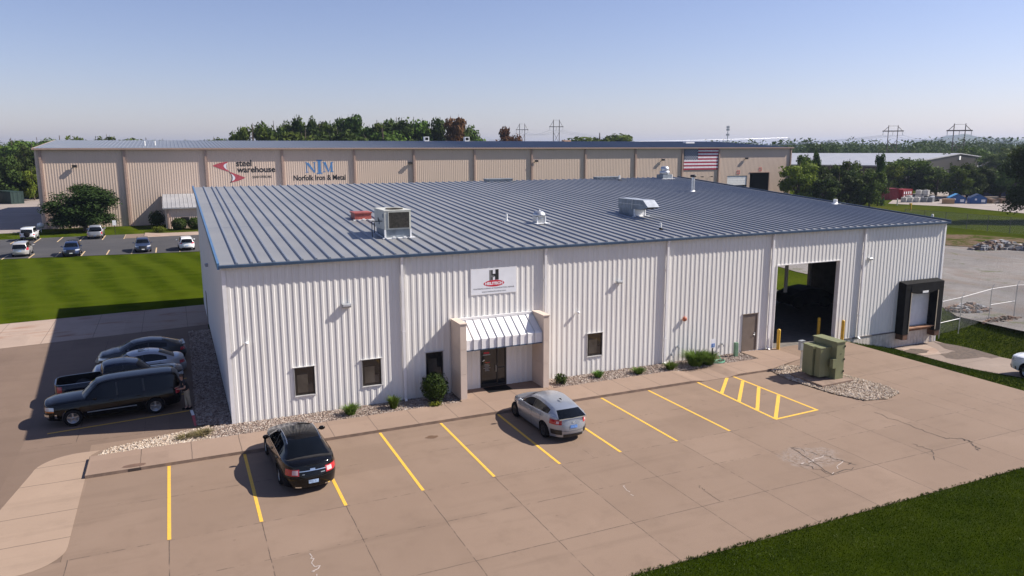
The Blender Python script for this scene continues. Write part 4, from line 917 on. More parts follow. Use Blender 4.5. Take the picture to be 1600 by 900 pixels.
# ------------------------------------------------------------------ rubble and brush
def rubble(name, c, rx, ry, h, n, smin, smax, mats, label, seed):
    random.seed(seed); mb = MB()
    for _ in range(n):
        a = random.random()*6.28; r = sqrt(random.random()); x = c[0]+rx*r*cos(a); y = c[1]+ry*r*sin(a); s = random.uniform(smin, smax)
        z = c[2]+h*(1-r*r)*random.uniform(.2, 1); vs = []
        for k in range(8):
            vs.append((x+s*(1 if k & 1 else -1)*random.uniform(.4,1.1), y+s*(1 if k & 2 else -1)*random.uniform(.4,1.1), z+s*.55*(1 if k & 4 else -1)*random.uniform(.4,1.2)))
        mb.add(vs, [(0,2,3,1),(4,5,7,6),(0,1,5,4),(1,3,7,5),(3,2,6,7),(2,0,4,6)], random.randrange(len(mats)))
    return tag(mb.build(name, mats), label, kind='stuff')
rb = [plain('rubble_pale', (.42,.40,.37), .9, var=.3), plain('rubble_dark', (.10,.085,.075), .9, var=.3), plain('rubble_brown', (.17,.11,.08), .9, var=.3), plain('rubble_grey', (.24,.24,.25), .9, var=.2)]
rubble('rubble_pile', (91.0,25.2,0), 4.4, 1.5, .9, 330, .1, .42, rb[1:], 'heap of dark broken debris at the edge of the gravel yard', 4)
rubble('rubble_pile', (94.0,22.3,0), 3.0, 1.6, .9, 150, .15, .6, rb, 'heap of pale broken concrete at the right of the debris', 5)
rubble('brush_pile', (53.1,2.6,0), 1.9, 1.1, .45, 300, .04, .22, [rb[1],rb[2],rb[2],rb[3]], 'brown brush and broken earth behind the near fence', 6)
rubble('brush_pile', (52.2,-.7,-.06), 2.0, .5, .22, 160, .04, .15, [rb[1],rb[2]], 'dark weeds and debris at the foot of the near fence', 8)

# ------------------------------------------------------------------ beige warehouse behind
W2 = empty('beige_warehouse', (0,0,0), 0, 'very long beige corrugated warehouse behind the white building', 'building')
yb, xa, xb_, He = 104.26, -20.74, 134.13, 12.62
wf = MB(); corrug(wf, (xa, yb), (1,0), (0,-1), xb_-xa, 0, lambda s: He-.05, [(115.2-xa, 120.98-xa, 0, 6.15), (121.8-xa, 127.55-xa, 0, 6.75)], pitch=.381, depth=.018, prof=((0,0),(.42,0),(.52,1),(.82,1),(.94,0))); wf.build('front_wall', M['beige_clad'], W2)
ridge_y, ridge_z, D2 = 131.5, 14.2, 54.5
def gable(x, s):
    mb = MB(); mb.poly([(x,yb,0),(x,yb+D2,0),(x,yb+D2,He-.05),(x,ridge_y,ridge_z-.05),(x,yb,He-.05)][::s]); return mb
gable(xa, 1).build('end_wall', M['beige_clad'], W2); gable(xb_, -1).build('end_wall', M['beige_clad'], W2)
mb = MB(); mb.quad((xa,yb+D2,0),(xb_,yb+D2,0),(xb_,yb+D2,He-.05),(xa,yb+D2,He-.05)); mb.build('rear_wall', M['beige_clad'], W2)
rf = MB(); y0 = yb-.35; z0 = He-.02
for zz, fl in ((.0, False), (-.2, True)):
    rf.quad((xa-.25,y0,z0+zz),(xb_+.25,y0,z0+zz),(xb_+.25,ridge_y,ridge_z+zz),(xa-.25,ridge_y,ridge_z+zz)); rf.quad((xa-.25,ridge_y,ridge_z+zz),(xb_+.25,ridge_y,ridge_z+zz),(xb_+.25,yb+D2+.35,z0+zz),(xa-.25,yb+D2+.35,z0+zz))
x = xa
while x < xb_:
    rf.add([(x,y0,z0+.001),(x+.07,y0,z0+.07),(x+.14,y0,z0+.001),(x,ridge_y,ridge_z+.001),(x+.07,ridge_y,ridge_z+.07),(x+.14,ridge_y,ridge_z+.001)], [(0,1,4,3),(1,2,5,4)]); x += .61
rf.build('roof', M['roof2'], W2)
mb = MB(); mb.box(xa-.25,yb-.6,He-.25,xb_+.25,yb-.36,He+.0); mb.build('gutter', M['beige_trim'], W2)
for x in (xa-.25, xb_+.1):
    mb = MB(); mb.add([(x,y0,z0-.28),(x+.15,y0,z0-.28),(x+.15,y0,z0+.02),(x,y0,z0+.02),(x,ridge_y,ridge_z-.28),(x+.15,ridge_y,ridge_z-.28),(x+.15,ridge_y,ridge_z+.03),(x,ridge_y,ridge_z+.03)], [(0,1,2,3),(0,3,7,4),(1,5,6,2),(3,2,6,7),(0,4,5,1)]); mb.build('rake_trim', M['beige_trim'], W2)
for x in (-20.0,-8.3,3.97,16.47,29.2,40.45,52.74,65.14,77.57,89.96,102.3,112.5,133.9):
    mb = MB(); mb.box(x-.16,yb-.28,.1,x+.16,yb-.065,He-.3); mb.add([(x-.16,yb-.28,He-.3),(x+.16,yb-.28,He-.3),(x+.16,yb-.065,He-.3),(x-.16,yb-.065,He-.3),(x-.16,yb-.55,He-.24),(x+.16,yb-.55,He-.24),(x+.16,yb-.36,He-.24),(x-.16,yb-.36,He-.24)], [(0,1,5,4),(1,2,6,5),(2,3,7,6),(3,0,4,7)]); mb.build('downspout', M['beige_trim'], W2)
mb = MB(); mb.box(115.2,yb+.1,4.0,120.98,yb+.2,6.15)
for q in (4.55,5.1,5.65): mb.box(115.2,yb+.08,q,120.98,yb+.1,q+.03)
mb.build('overhead_door', M['white'], W2)
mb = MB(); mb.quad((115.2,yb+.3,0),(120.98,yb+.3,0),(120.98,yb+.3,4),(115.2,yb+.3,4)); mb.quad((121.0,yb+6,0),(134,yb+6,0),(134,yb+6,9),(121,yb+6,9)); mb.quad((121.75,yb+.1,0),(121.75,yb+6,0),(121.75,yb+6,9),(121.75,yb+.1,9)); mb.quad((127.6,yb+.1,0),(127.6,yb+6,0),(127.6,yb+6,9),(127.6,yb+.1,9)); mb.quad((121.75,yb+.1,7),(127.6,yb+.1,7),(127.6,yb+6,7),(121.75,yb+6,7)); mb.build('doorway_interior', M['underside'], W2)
mb = MB(); mb.box(121.7,yb-.1,6.75,127.65,yb+.05,6.95); mb.box(127.55,yb-.1,0,127.75,yb+.05,6.75); mb.build('doorway_trim', M['beige_trim'], W2)
for x, z in ((118.3,6.55),(124.8,7.15)):
    mb = MB(); mb.box(x-.4,yb-.09,z,x-.3,yb-.065,z+.8); mb.box(x+.3,yb-.09,z,x+.4,yb-.065,z+.8); mb.box(x-.3,yb-.09,z,x+.3,yb-.065,z+.1); mb.box(x-.3,yb-.09,z+.7,x+.3,yb-.065,z+.8); mb.build('door_number', M['redpaint'], W2)
for x, z, s in ((-15.4,9.85,'leftmost'),(39.7,9.85,'second from the left, right of the blue lettering'),(66.1,10.0,'third from the left'),(97.0,10.0,'just left of the flag'),(120.3,10.15,'right of the flag')):
    e = empty('flood_light', (x, yb-.07, z), 0, 'dark flood light on the beige wall, '+s, 'wall light', 'flood lights on the beige wall')
    mb = MB(); mb.box(-.06,-.2,-.06,.06,0,.06); mb.build('arm', M['bronze'], e); mb = MB(); mb.box(-.35,-.45,-.25,.35,-.15,.15); mb.build('housing', M['bronze'], e)
for x, y, lab in ((51.5,130.6,'pale square roof vent on the beige warehouse ridge, left one of two'),(61.2,130.6,'pale square roof vent on the beige warehouse ridge, right one of two')):
    e = empty('ridge_vent', (x, y, ridge_z-.05), 0, lab, 'roof vent', 'square vents on the beige roof')
    mb = MB(); mb.box(-.55,-.5,0,.55,.5,1.0); mb.build('housing', M['white'], e); mb = MB(); mb.box(-.36,-.52,.25,.36,-.5,.85); mb.build('louvre', M['black'], e)
mb = MB(); mb.box(-.9,-.5,0,.9,.5,.35); mb.box(-1.2,-.4,.05,-.9,.4,.4); tag(mb.build('roof_box', plain('tan_roof_box',(.45,.28,.19),.7), loc=(87.3,130.4,ridge_z-.05)), 'low tan box on the beige warehouse roof ridge near the power line towers', 'roof vent')
mb = MB(); mb.box(-1.3,-.6,0,1.3,.6,.45); tag(mb.build('roof_box', M['white_trim'], loc=(117.5,122,13.6)), 'low pale box on the beige warehouse roof above the right doors', 'roof vent')
for x, lab in ((2.0,'left'),(3.6,'right')):
    mb = MB(); mb.tube((0,0,0),(0,0,.9),.12); tag(mb.build('vent_pipe', M['pvc'], loc=(x-7.3,112,He+.35)), 'short white vent pipe on the beige warehouse roof, '+lab+' one of the pair', 'vent pipe', 'white pipe pair on the beige roof')
# lettering and logos on the beige wall
yl = yb-.022
S1 = empty('steel_warehouse_sign', (8.7, yl, 8.6), 0, 'red swoosh emblem with black lettering reading steel warehouse', 'sign')
def crv(p0, p1, p2, n=8): return [tuple((1-t)**2*a+2*t*(1-t)*b+t*t*c for a, b, c in zip(p0, p1, p2)) for t in [i/n for i in range(n+1)]]
o = lambda x, z: (x-8.7, z-8.6)
mb = MB(); up = crv(o(4.95,9.65), o(6.0,10.2), o(7.6,10.32))+crv(o(7.6,10.32), o(6.55,9.75), o(7.68,8.55)); lo = crv(o(7.68,8.55), o(6.2,9.05), o(4.95,9.65)); mb.prism_y(up+lo[1:-1], -.03, 0)
mb2 = crv(o(10.15,7.55), o(9.1,7.0), o(7.6,6.75))+crv(o(7.6,6.75), o(8.6,7.4), o(7.55,8.62)); lo2 = crv(o(7.55,8.62), o(9.0,8.1), o(10.15,7.55)); mb.prism_y(mb2+lo2[1:-1], -.03, 0); mb.build('emblem', M['logored'], S1)
mb = MB(); mb.prism_y(crv(o(7.42,10.1), o(6.1,9.75), o(7.35,8.85))+crv(o(7.35,8.85), o(6.9,9.6), o(7.42,10.1))[1:-1], -.036, -.031); mb.prism_y(crv(o(7.85,6.95), o(9.1,7.45), o(7.85,8.3))+crv(o(7.85,8.3), o(8.3,7.6), o(7.85,6.95))[1:-1], -.036, -.031); mb.build('emblem_inset', M['signwhite'], S1)
mb = MB(); mb.prism_y(crv(o(7.5,8.62), o(8.3,7.7), o(7.6,6.72))+crv(o(7.78,6.72), o(8.4,7.7), o(7.6,8.62)), -.04, -.037); mb.build('emblem_outline', M['navyink'], S1)
text('steel', 1.52, (.05,-.02,.93), M['signblack'], S1, bold=.034, align='LEFT', sx=.90)
text('warehouse', 1.42, (.2,-.02,-.12), M['signblack'], S1, bold=.034, align='LEFT', sx=1.0)
text('QUAD CITIES, INC.', .5, (2.6,-.02,-1.1), M['signblack'], S1, bold=.014, align='LEFT', sx=.78)
S2 = empty('iron_and_metal_sign', (22.85, yl, 8.0), 0, 'blue serif NIM letters above dark lettering reading Norfolk Iron & Metal', 'sign')
def slab(mb, cx, w, z0, z1, sw, hs=.14):
    mb.box(cx-sw/2,-.03,z0+hs,cx+sw/2,0,z1-hs); mb.box(cx-w/2,-.03,z0,cx+w/2,0,z0+hs); mb.box(cx-w/2,-.03,z1-hs,cx+w/2,0,z1)
mb = MB(); slab(mb, 0, 1.0, .02, 2.5, .52, .2); mb.build('letter', M['logoblue'], S2)
def serif_N(mb, x0, x1, z0, z1):
    mb.box(x0+.16,-.03,z0+.12,x0+.32,0,z1-.1); mb.box(x0,-.03,z0,x0+.48,0,z0+.12); mb.box(x1-.32,-.03,z0+.2,x1-.16,0,z1-.12); mb.box(x1-.5,-.03,z1-.12,x1,0,z1); mb.box(x0-.03,-.03,z1-.12,x0+.3,0,z1)
    mb.prism_y([(x0+.1,z1-.1),(x0+.62,z1-.1),(x1-.14,z0+.02),(x1-.36,z0-.06)], -.034, -.001)
mb = MB(); serif_N(mb, -2.45, -.62, .28, 2.1); mb.build('letter', M['logoblue'], S2)
mb = MB(); x0, x1, z0, z1 = .62, 2.5, .32, 2.12; c = (x0+x1)/2
mb.box(x0+.16,-.03,z0+.12,x0+.28,0,z1-.1); mb.box(x0,-.03,z0,x0+.44,0,z0+.12); mb.box(x1-.5,-.03,z0+.12,x1-.16,0,z1-.1); mb.box(x1-.62,-.03,z0,x1,0,z0+.12); mb.box(x0-.02,-.03,z1-.12,x0+.3,0,z1); mb.box(x1-.4,-.03,z1-.12,x1,0,z1)
mb.prism_y([(x0+.12,z1-.02),(x0+.56,z1-.02),(c+.12,z0+.02),(c-.06,z0+.02)], -.034, -.001); mb.prism_y([(x1-.32,z1-.02),(x1-.16,z1-.02),(c+.1,z0+.02),(c-.04,z0+.02)], -.036, -.002); mb.build('letter', M['logoblue'], S2)
text('Norfolk Iron & Metal', 1.32, (0,-.02,-1.08), M['signblack'], S2, bold=.03, sx=.82)
S1.scale = (1, .15, 1); S2.scale = (1, .15, 1)
# the flag mural board
F = empty('flag_board', (107.5, yb-.08, 7.66), 0, 'large American flag board mounted high on the beige warehouse wall', 'flag')
fw, fh = 9.5, 4.75; st = fh/13
for k in range(13):
    mb = MB(); z = fh-(k+1)*st; xl = -fw/2+(fw*.4 if k < 7 else 0); mb.box(xl,-.05,z,fw/2,-.0,z+st); mb.build('stripe', M['flagred'] if k % 2 == 0 else M['flagwhite'], F)
mb = MB(); mb.box(-fw/2,-.05,fh-7*st,-fw/2+fw*.4,0,fh); mb.build('canton', M['flagblue'], F)
mb = MB(); cw, ch = fw*.4, 7*st
for r in range(9):
    for c in range(6 if r % 2 == 0 else 5):
        x = -fw/2+cw*((c+.5)/6 if r % 2 == 0 else (c+1)/6); z = fh-ch*(r+.5)/9; pts = []
        for k in range(10): rr = .165 if k % 2 == 0 else .075; pts.append((x+rr*sin(pi*k/5), z+rr*cos(pi*k/5)))
        mb.poly([(a,-.054,b) for a, b in pts])
mb.build('stars', M['flagwhite'], F)
for x in (-2.6,0,2.6):
    mb = MB(); mb.box(x-.05,-.7,-1.6,x+.05,0,-1.52); mb.box(x-.2,-.9,-1.65,x+.2,-.6,-1.45); mb.build('flag_spotlight', M['bronze'], F)
# office annex with hedge
A = empty('office_annex', (-2.9, 96, 0), 0, 'low beige lean-to office with a sloping grey roof at the foot of the beige warehouse', 'building')
mb = MB(); corrug(mb, (0,0), (1,0), (0,-1), 30, 0, lambda s: 3.35, [(2.2,3.4,.95,1.78)], pitch=.3048, depth=.04); mb.build('front_wall', M['beige_clad'], A)
mb = MB(); mb.poly([(0,0,0),(0,0,3.35),(0,8.2,4.95),(0,8.2,0)]); mb.poly([(30,0,0),(30,8.2,0),(30,8.2,4.95),(30,0,3.35)]); mb.build('end_wall', M['beige_clad'], A)
mb = MB(); mb.add([(-.3,-.4,3.35),(30.3,-.4,3.35),(30.3,8.15,5.05),(-.3,8.15,5.05),(-.3,-.4,3.15),(30.3,-.4,3.15),(30.3,8.15,4.85),(-.3,8.15,4.85)], [(0,1,2,3),(4,7,6,5),(0,4,5,1),(0,3,7,4),(1,5,6,2)])
x = -.2
while x < 30: mb.add([(x,-.4,3.352),(x+.05,-.4,3.42),(x+.1,-.4,3.352),(x,8.15,5.052),(x+.05,8.15,5.12),(x+.1,8.15,5.052)], [(0,1,4,3),(1,2,5,4)]); x += .61
mb.build('roof', M['roof3'], A)
mb = MB(); mb.box(.3,-.2,.1,.55,-.06,3.2); mb.build('downspout', M['beige_trim'], A)
mb = MB(); mb.box(2.2,.02,.95,3.4,.08,1.78); w_ = mb.build('window', M['bronze'], A); mb = MB(); mb.box(2.26,.005,1.0,3.34,.018,1.73); mb.build('pane', M['dark_glass'], w_)
random.seed(31)
for i, (x, lab) in enumerate(((-1.0,'left'),(1.35,'right'))):
    mb = MB(); leafball(mb, 0, 0, .85, 1.15, 1.1, .95, 2600, .11, .82); mb2 = tag(mb.build('round_hedge', M['leafdark'], loc=(x, 94.3, .0)), 'clipped round dark hedge in front of the low office, '+lab+' one in view', 'hedge', 'round hedges by the low office')
mb = MB(); leafball(mb, 0, 0, .4, 1.0, .8, .55, 900, .1, .3); tag(mb.build('small_shrub', M['leafyellow'], loc=(-3.9, 91.6, 0)), 'light green spreading shrub left of the clipped hedges', 'shrub')
mb = MB(); leafball(mb, 0, 0, 1.4, 1.3, 1.0, 1.4, 1800, .14, .4); tag(mb.build('dark_shrub', M['leafdark'], loc=(-4.2, 99.5, 0)), 'dark upright shrub in the shade left of the low office', 'shrub')
sg = empty('lot_sign', (-9.8, 91.2, 0), 0, 'small white sign on a thin post right of the round tree', 'sign')
mb = MB(); mb.tube((0,0,0),(0,0,2.0),.04); mb.build('post', M['bronze'], sg); mb = MB(); mb.box(-.25,-.05,1.3,.25,-.04,2.05); mb.build('panel', M['white'], sg)
# ------------------------------------------------------------------ vehicles
def m_paint(name, col, metal=.3, rough=.28, coat=1.0, dirt=.35):
    m, t, b = mat_new(name); v, x, y, z = coords(t, 'Object'); n = noise(t, v, 1.2, 4); lo = 1-z.ramp(.1, .8)
    c = mixc(t, n*lo*dirt, col, (.12,.095,.075)); t.links.new(c, b.inputs['Base Color']); b.inputs['Metallic'].default_value = metal; b.inputs['Roughness'].default_value = rough; b.inputs['Specular IOR Level'].default_value = .5 if coat > .3 else .3
    b.inputs['Coat Weight'].default_value = coat; b.inputs['Coat Roughness'].default_value = .03; return m
PM = {'inky': m_paint('blue_black_car_paint', (.005,.008,.020), .0, .14, .3, .02), 'black': m_paint('black_car_paint', (.003,.003,.0035), .0, .12, .15, .02), 'silver': m_paint('silver_blue_car_paint', (.33,.36,.41), .55, .3), 'white': m_paint('white_car_paint', (.74,.75,.77), 0, .3),
      'navy': m_paint('navy_car_paint', (.012,.028,.085), .3, .3), 'grey': m_paint('dark_grey_car_paint', (.022,.024,.028), .2, .3, .5, .1), 'ltgrey': m_paint('light_grey_car_paint', (.36,.37,.39), .5, .32),
      'beige': m_paint('champagne_car_paint', (.50,.49,.47), .4, .32), 'slate': m_paint('slate_blue_car_paint', (.028,.042,.085), .3, .3)}
M['tyre'] = plain('tyre_rubber', (.011,.011,.012), .9, spec=.15); M['rim'] = plain('alloy_rim', (.36,.37,.38), .3, .8); M['rimdark'] = plain('dark_alloy_rim', (.06,.06,.065), .35, .6)
M['tail'] = plain('red_tail_lamp', (.42,.008,.02), .12, coat=1); M['tailclear'] = plain('clear_tail_lamp', (.62,.45,.46), .12); M['head'] = plain('headlamp_glass', (.50,.52,.54), .08, .3, coat=1); M['amber'] = plain('amber_lamp', (.5,.15,.02), .15)
M['chrome'] = plain('chrome', (.7,.71,.72), .12, 1.0, var=.03)
M['carglass'] = plain('car_glass', (.003,.004,.005), .05, var=.2, spec=.35)
def lerp_tab(tab, x):
    if x <= tab[0][0]: return tab[0][1]
    for (a, va), (b, vb) in zip(tab, tab[1:]):
        if x <= b: t = (x-a)/(b-a); t = t*t*(3-2*t); return va+(vb-va)*t
    return tab[-1][1]
def car(name, loc, heading, label, cat, s, group=None):
    """x forward. s: L W belt[(x,z)] crown sill arches(xf,xr,r) n_f n_r nose tail rail[(x,z,y)] idx + options"""
    e = empty(name, loc, heading, label, cat, group)
    L, W = s['L'], s['W']; a = L/2; b = W/2; paint = PM[s['paint']]
    xf, xr, wr = s['axf'], s['axr'], s['wr']; Ra = wr+.055; sill = s.get('sill', .24)
    nf, nr = s.get('nf', 4.5), s.get('nr', 5.5)
    nose, tail = s.get('nose', .12), s.get('tail', .1)
    belt = s['belt']; sq = s.get('sq', 2.6)
    def zlow(x):
        z = sill+(.04 if abs(x) > a-.5 else 0)
        for c in (xf, xr):
            d = abs(x-c)
            if d < Ra: z = max(z, wr+sqrt(max(0, Ra*Ra-d*d)))
        return z
    def halfw(x):
        n = nf if x > 0 else nr; return b*max(0, 1-(abs(x)/a)**n)**(1/sq)
    def inset(x, z, y):
        zt = lerp_tab(belt, x); h = min(1.1, max(0, (z-sill)/(zt-sill)))
        k = 1-.055*max(0, .35-h)/.35-.075*max(0, h-.62)**1.3/.28
        k2 = nose if x > 0 else tail
        e_ = max(0, (abs(x)/a-.72)/.28)**2
        hh = .42 if x > 0 else .46
        xx = x*(1-e_*(k2*max(0, h-hh)+.05*max(0, .25-h)/.25)*1.0/a*1.6)
        return xx, y*k
    def P(th, z):       # th -90..90 rear->front on the left (+y) side
        sn, cs_ = sin(th), cos(th); n = nf if sn > 0 else nr
        x = a*(1 if sn > 0 else -1)*abs(sn)**(2/n*1.0) if abs(sn) > 1e-9 else 0
        x = max(-a, min(a, x)); y = halfw(x)
        x2, y2 = inset(x, z, y); return x2, y2
    def Px(x, z, off=0):
        x2, y2 = inset(x, z, halfw(x)); return x2, y2+off
    # station list
    st = set()
    for i in range(29):
        u = i/28; st.add(round(-a+2*a*u, 4))
    for c in (xf, xr):
        for i in range(-8, 9): st.add(round(c+Ra*i/8, 4))
        st.add(round(c+Ra+.001, 4)); st.add(round(c-Ra-.001, 4))
    for i in range(1, 9):
        q = (i/9)**2.2*.45; st.add(round(a-q, 4)); st.add(round(-a+q, 4))
    if 'bed' in s: st.update((round(s['bed'][0], 4), round(s['bed'][0]+.02, 4), round(s['bed'][1], 4), round(s['bed'][1]-.02, 4)))
    st = sorted(q for q in st if abs(q) <= a); st[0] = -a; st[-1] = a
    NL = 11; body = MB(); rings = []
    lv = [0,.06,.14,.25,.38,.5,.62,.74,.85,.94,1.0]
    for sg in (1, -1):
        grid = []
        for x in st:
            zl, zt = zlow(x), lerp_tab(belt, x); col = []
            for t in lv:
                z = zl+(zt-zl)*t; x2, y2 = inset(x, z, halfw(x)); col.append((x2, sg*y2, z))
            grid.append(col)
        vs = [p for c in grid for p in c]; n = len(lv)
        fs = []
        for i in range(len(st)-1):
            for j in range(n-1):
                q = (i*n+j, (i+1)*n+j, (i+1)*n+j+1, i*n+j+1); fs.append(q if sg < 0 else q[::-1])
        body.add(vs, fs, 0, True); rings.append(grid)
    crown = s.get('crown', .07); bed = s.get('bed')
    cols = [0,.035,.1,.25,.4,.5,.6,.75,.9,.965,1] if not bed else [0,.05,.06,.25,.5,.75,.94,.95,1]
    vs = []
    for i, x in enumerate(st):
        A, B_ = rings[0][i][-1], rings[1][i][-1]
        ins = bed and bed[0]+.01 <= x <= bed[1]-.01
        for k, c in enumerate(cols):
            z = A[2]+crown*min(1, abs(A[1])*2/W*1.6)*(1-(2*c-1)**2)**.6 if not (bed and x < bed[1]) else A[2]
            if ins and .055 < c < .945: z = A[2]-.52
            vs.append((A[0], A[1]+(B_[1]-A[1])*c, z))
    n = len(cols)
    for i in range(len(st)-1):
        for k in range(n-1):
            ins = bed and st[i] >= bed[0]-.001 and st[i+1] <= bed[1]+.001 and .045 < (cols[k]+cols[k+1])/2 < .955
            body.add([vs[i*n+k], vs[i*n+k+1], vs[(i+1)*n+k+1], vs[(i+1)*n+k]], [(0,1,2,3)], 1 if ins else 0, not bed)
    # merge duplicated verts so shading is smooth
    bo = body.build('body', [paint, M['black']], e)
    bm = bmesh.new(); bm.from_mesh(bo.data); bmesh.ops.remove_doubles(bm, verts=bm.verts, dist=.0008); bmesh.ops.recalc_face_normals(bm, faces=bm.faces); bm.to_mesh(bo.data); bm.free()
    un = MB()
    for i in range(len(st)-1):
        p, q, r_, t_ = rings[0][i][0], rings[0][i+1][0], rings[1][i+1][0], rings[1][i][0]; un.quad(p, q, r_, t_)
    un.build('underbody', M['underside'], e)
    # lower cladding / bumpers
    def band(nm, x0, x1, z0, z1, mat, off=.012, side=0, nx=16, nz=3):
        mb = MB()
        for sg in ((1, -1) if side == 0 else (side,)):
            for i in range(nx):
                xa_, xb2 = x0+(x1-x0)*i/nx, x0+(x1-x0)*(i+1)/nx
                for j in range(nz):
                    za, zb = z0+(z1-z0)*j/nz, z0+(z1-z0)*(j+1)/nz; q = []
                    for x, z in ((xa_,za),(xb2,za),(xb2,zb),(xa_,zb)):
                        x2, y2 = inset(x, z, halfw(x)); ex = off*max(0, (abs(x)/a-.8)/.2)*(1 if x > 0 else -1); q.append((x2+ex, sg*(y2+off), z))
                    mb.quad(*(q if sg < 0 else q[::-1]))
        return mb.build(nm, mat, e)
    def endpatch(nm, end, y0, y1, z0, z1, mat, off=.01, ny=10, nz=4, skew=0):
        """patch on the front (1) or rear (-1) face between y0..y1"""
        mb = MB(); pts = []
        nn = nf if end > 0 else nr
        for i in range(ny+1):
            y = y0+(y1-y0)*i/ny; row = []
            for j in range(nz+1):
                z = z0+(z1-z0)*j/nz+skew*(i/ny if y1 > y0 else 0)
                yy = min(abs(y)/b, .9999); x = end*a*(max(0, 1-yy**sq))**(1/nn)
                x2, y2 = inset(x, z, abs(y)); row.append((x2+end*off, (1 if y >= 0 else -1)*y2+(off*.5 if y > 0 else -off*.5)*(abs(y)/b)**3, z))
            pts.append(row)
        for i in range(ny):
            for j in range(nz):
                q = [pts[i][j], pts[i+1][j], pts[i+1][j+1], pts[i][j+1]]; mb.add(q if end*(y1-y0) > 0 else q[::-1], [(0,1,2,3)], 0, True)
        return mb.build(nm, mat, e)
    if s.get('clad'): band('rocker_trim', xr+Ra+.02, xf-Ra-.02, sill, sill+s['clad'], M['blackgloss'])
    # greenhouse shell along the roof rail
    rail = [Vector(p) for p in s['rail']]       # (x,z,y) front base -> rear base
    iA, iC = s.get('iA', 1), s.get('iC', len(rail)-2)
    xA, xC = rail[iA][0], rail[iC][0]
    pts = rail
    for _ in range(2):
        q = [pts[0]]
        for p0, p1 in zip(pts, pts[1:]): q += [p0*.8+p1*.2, p0*.2+p1*.8]
        pts = q+[pts[-1]]
    roofm, ws, rw = MB(), MB(), MB(); cc = [0,.035,.12,.3,.5,.7,.88,.965,1]; rows = []
    for p in pts:
        row = []
        for c in cc:
            u = 1-(2*c-1)**2; ax = 0
            if p[0] > xA-.1: ax = s.get('wsb', .16)*u
            elif p[0] < xC+.1: ax = -s.get('rwb', .10)*u
            row.append((p[0]+ax, p[2]*(1-2*c), p[1]+s.get('rc', .05)*u**.7*min(1, max(0, (p[1]-rail[0][1])/(.35)))))
        rows.append(row)
    for r0, r1, p0, p1 in zip(rows, rows[1:], pts, pts[1:]):
        mx = (p0[0]+p1[0])/2
        for k in range(len(cc)-1):
            tgt = roofm
            if 0 < k < len(cc)-2:
                if mx > xA+.02: tgt = ws
                elif mx < xC-.02 and not s.get('norearglass'): tgt = rw
            tgt.add([r0[k], r0[k+1], r1[k+1], r1[k]], [(0,3,2,1)], 0, True)
    # sides
    glass = {1: MB(), -1: MB()}; bp = s.get('pillars', [0]); g0, g1 = s.get('glass', (rail[0][0]-.35, rail[-1][0]+.3)); sidepaint = MB()
    for sg in (1, -1):
        fine = []
        for p0, p1 in zip(pts, pts[1:]):
            n_ = max(1, int(abs(p1[0]-p0[0])/.09)); fine += [p0+(p1-p0)*k/n_ for k in range(n_)]
        fine.append(pts[-1]); br = sorted({g0, g1, *[q+d for q in bp for d in (-.035, .035)]}, reverse=True)
        for q in br:
            for i in range(len(fine)-1):
                if fine[i][0] > q+1e-4 > fine[i+1][0] and abs(fine[i][0]-q) > 1e-3: t = (fine[i][0]-q)/(fine[i][0]-fine[i+1][0]); fine.insert(i+1, fine[i]+(fine[i+1]-fine[i])*t); break
        def colm(p):
            x = p[0]; zb = lerp_tab(belt, x)-.012; yb_ = inset(x, zb, halfw(x))[1]-.015; hgt = p[1]-zb; out = []
            for f in (0, .05, 1-min(.45, .085/max(hgt, .1)), 1):
                bow = .025*sin(pi*f)*min(1, hgt/.4); out.append((x, sg*(yb_+(p[2]-yb_)*f+bow), zb+hgt*f))
            return out
        for p0, p1 in zip(fine, fine[1:]):
            c0, c1 = colm(p0), colm(p1); mx = (p0[0]+p1[0])/2
            isg = g1 < mx < g0 and min(p0[1]-lerp_tab(belt, p0[0]), p1[1]-lerp_tab(belt, p1[0])) > .12
            pil = any(abs(mx-q) < .036 for q in bp)
            for j in range(3):
                tg = glass[sg] if (isg and j == 1 and not pil) else sidepaint; mi = 1 if (isg and j == 1 and pil) else 0
                q = [c0[j], c1[j], c1[j+1], c0[j+1]]; tg.add(q if sg > 0 else q[::-1], [(0,3,2,1)], mi if tg is sidepaint else 0, True)
    roofm.v, o0 = roofm.v, len(roofm.v); 
    for f, m_, s_ in zip(sidepaint.f, sidepaint.m, sidepaint.sm): roofm.f.append([i+o0 for i in f]); roofm.m.append(m_); roofm.sm.append(s_)
    roofm.v += sidepaint.v
    ro = roofm.build('cabin_roof', [PM[s.get('roofpaint', s['paint'])], M['blackgloss']], e)
    bm = bmesh.new(); bm.from_mesh(ro.data); bmesh.ops.remove_doubles(bm, verts=bm.verts, dist=.0008); bmesh.ops.recalc_face_normals(bm, faces=bm.faces); bm.to_mesh(ro.data); bm.free()
    ws.build('windscreen', M['carglass'], e)
    if rw.f: rw.build('rear_window', M['carglass'], e)
    for sg in (1, -1): glass[sg].build('side_window', M['carglass'], e)
    # window line strip
    if s.get('winline'):
        mb = MB()
        for sg in (1, -1):
            for i in range(14):
                xa_, xb2 = g0+(g1-g0)*i/14, g0+(g1-g0)*(i+1)/14; q = []
                for x, d in ((xa_,-.0),(xb2,-.0),(xb2,.02),(xa_,.02)): z = lerp_tab(belt, x)+d-.005; q.append((x, sg*(inset(x, z, halfw(x))[1]+.004), z))
                mb.quad(*q)
        mb.build('window_trim', M['chrome'], e)
    # doors: seams and handles
    mb = MB()
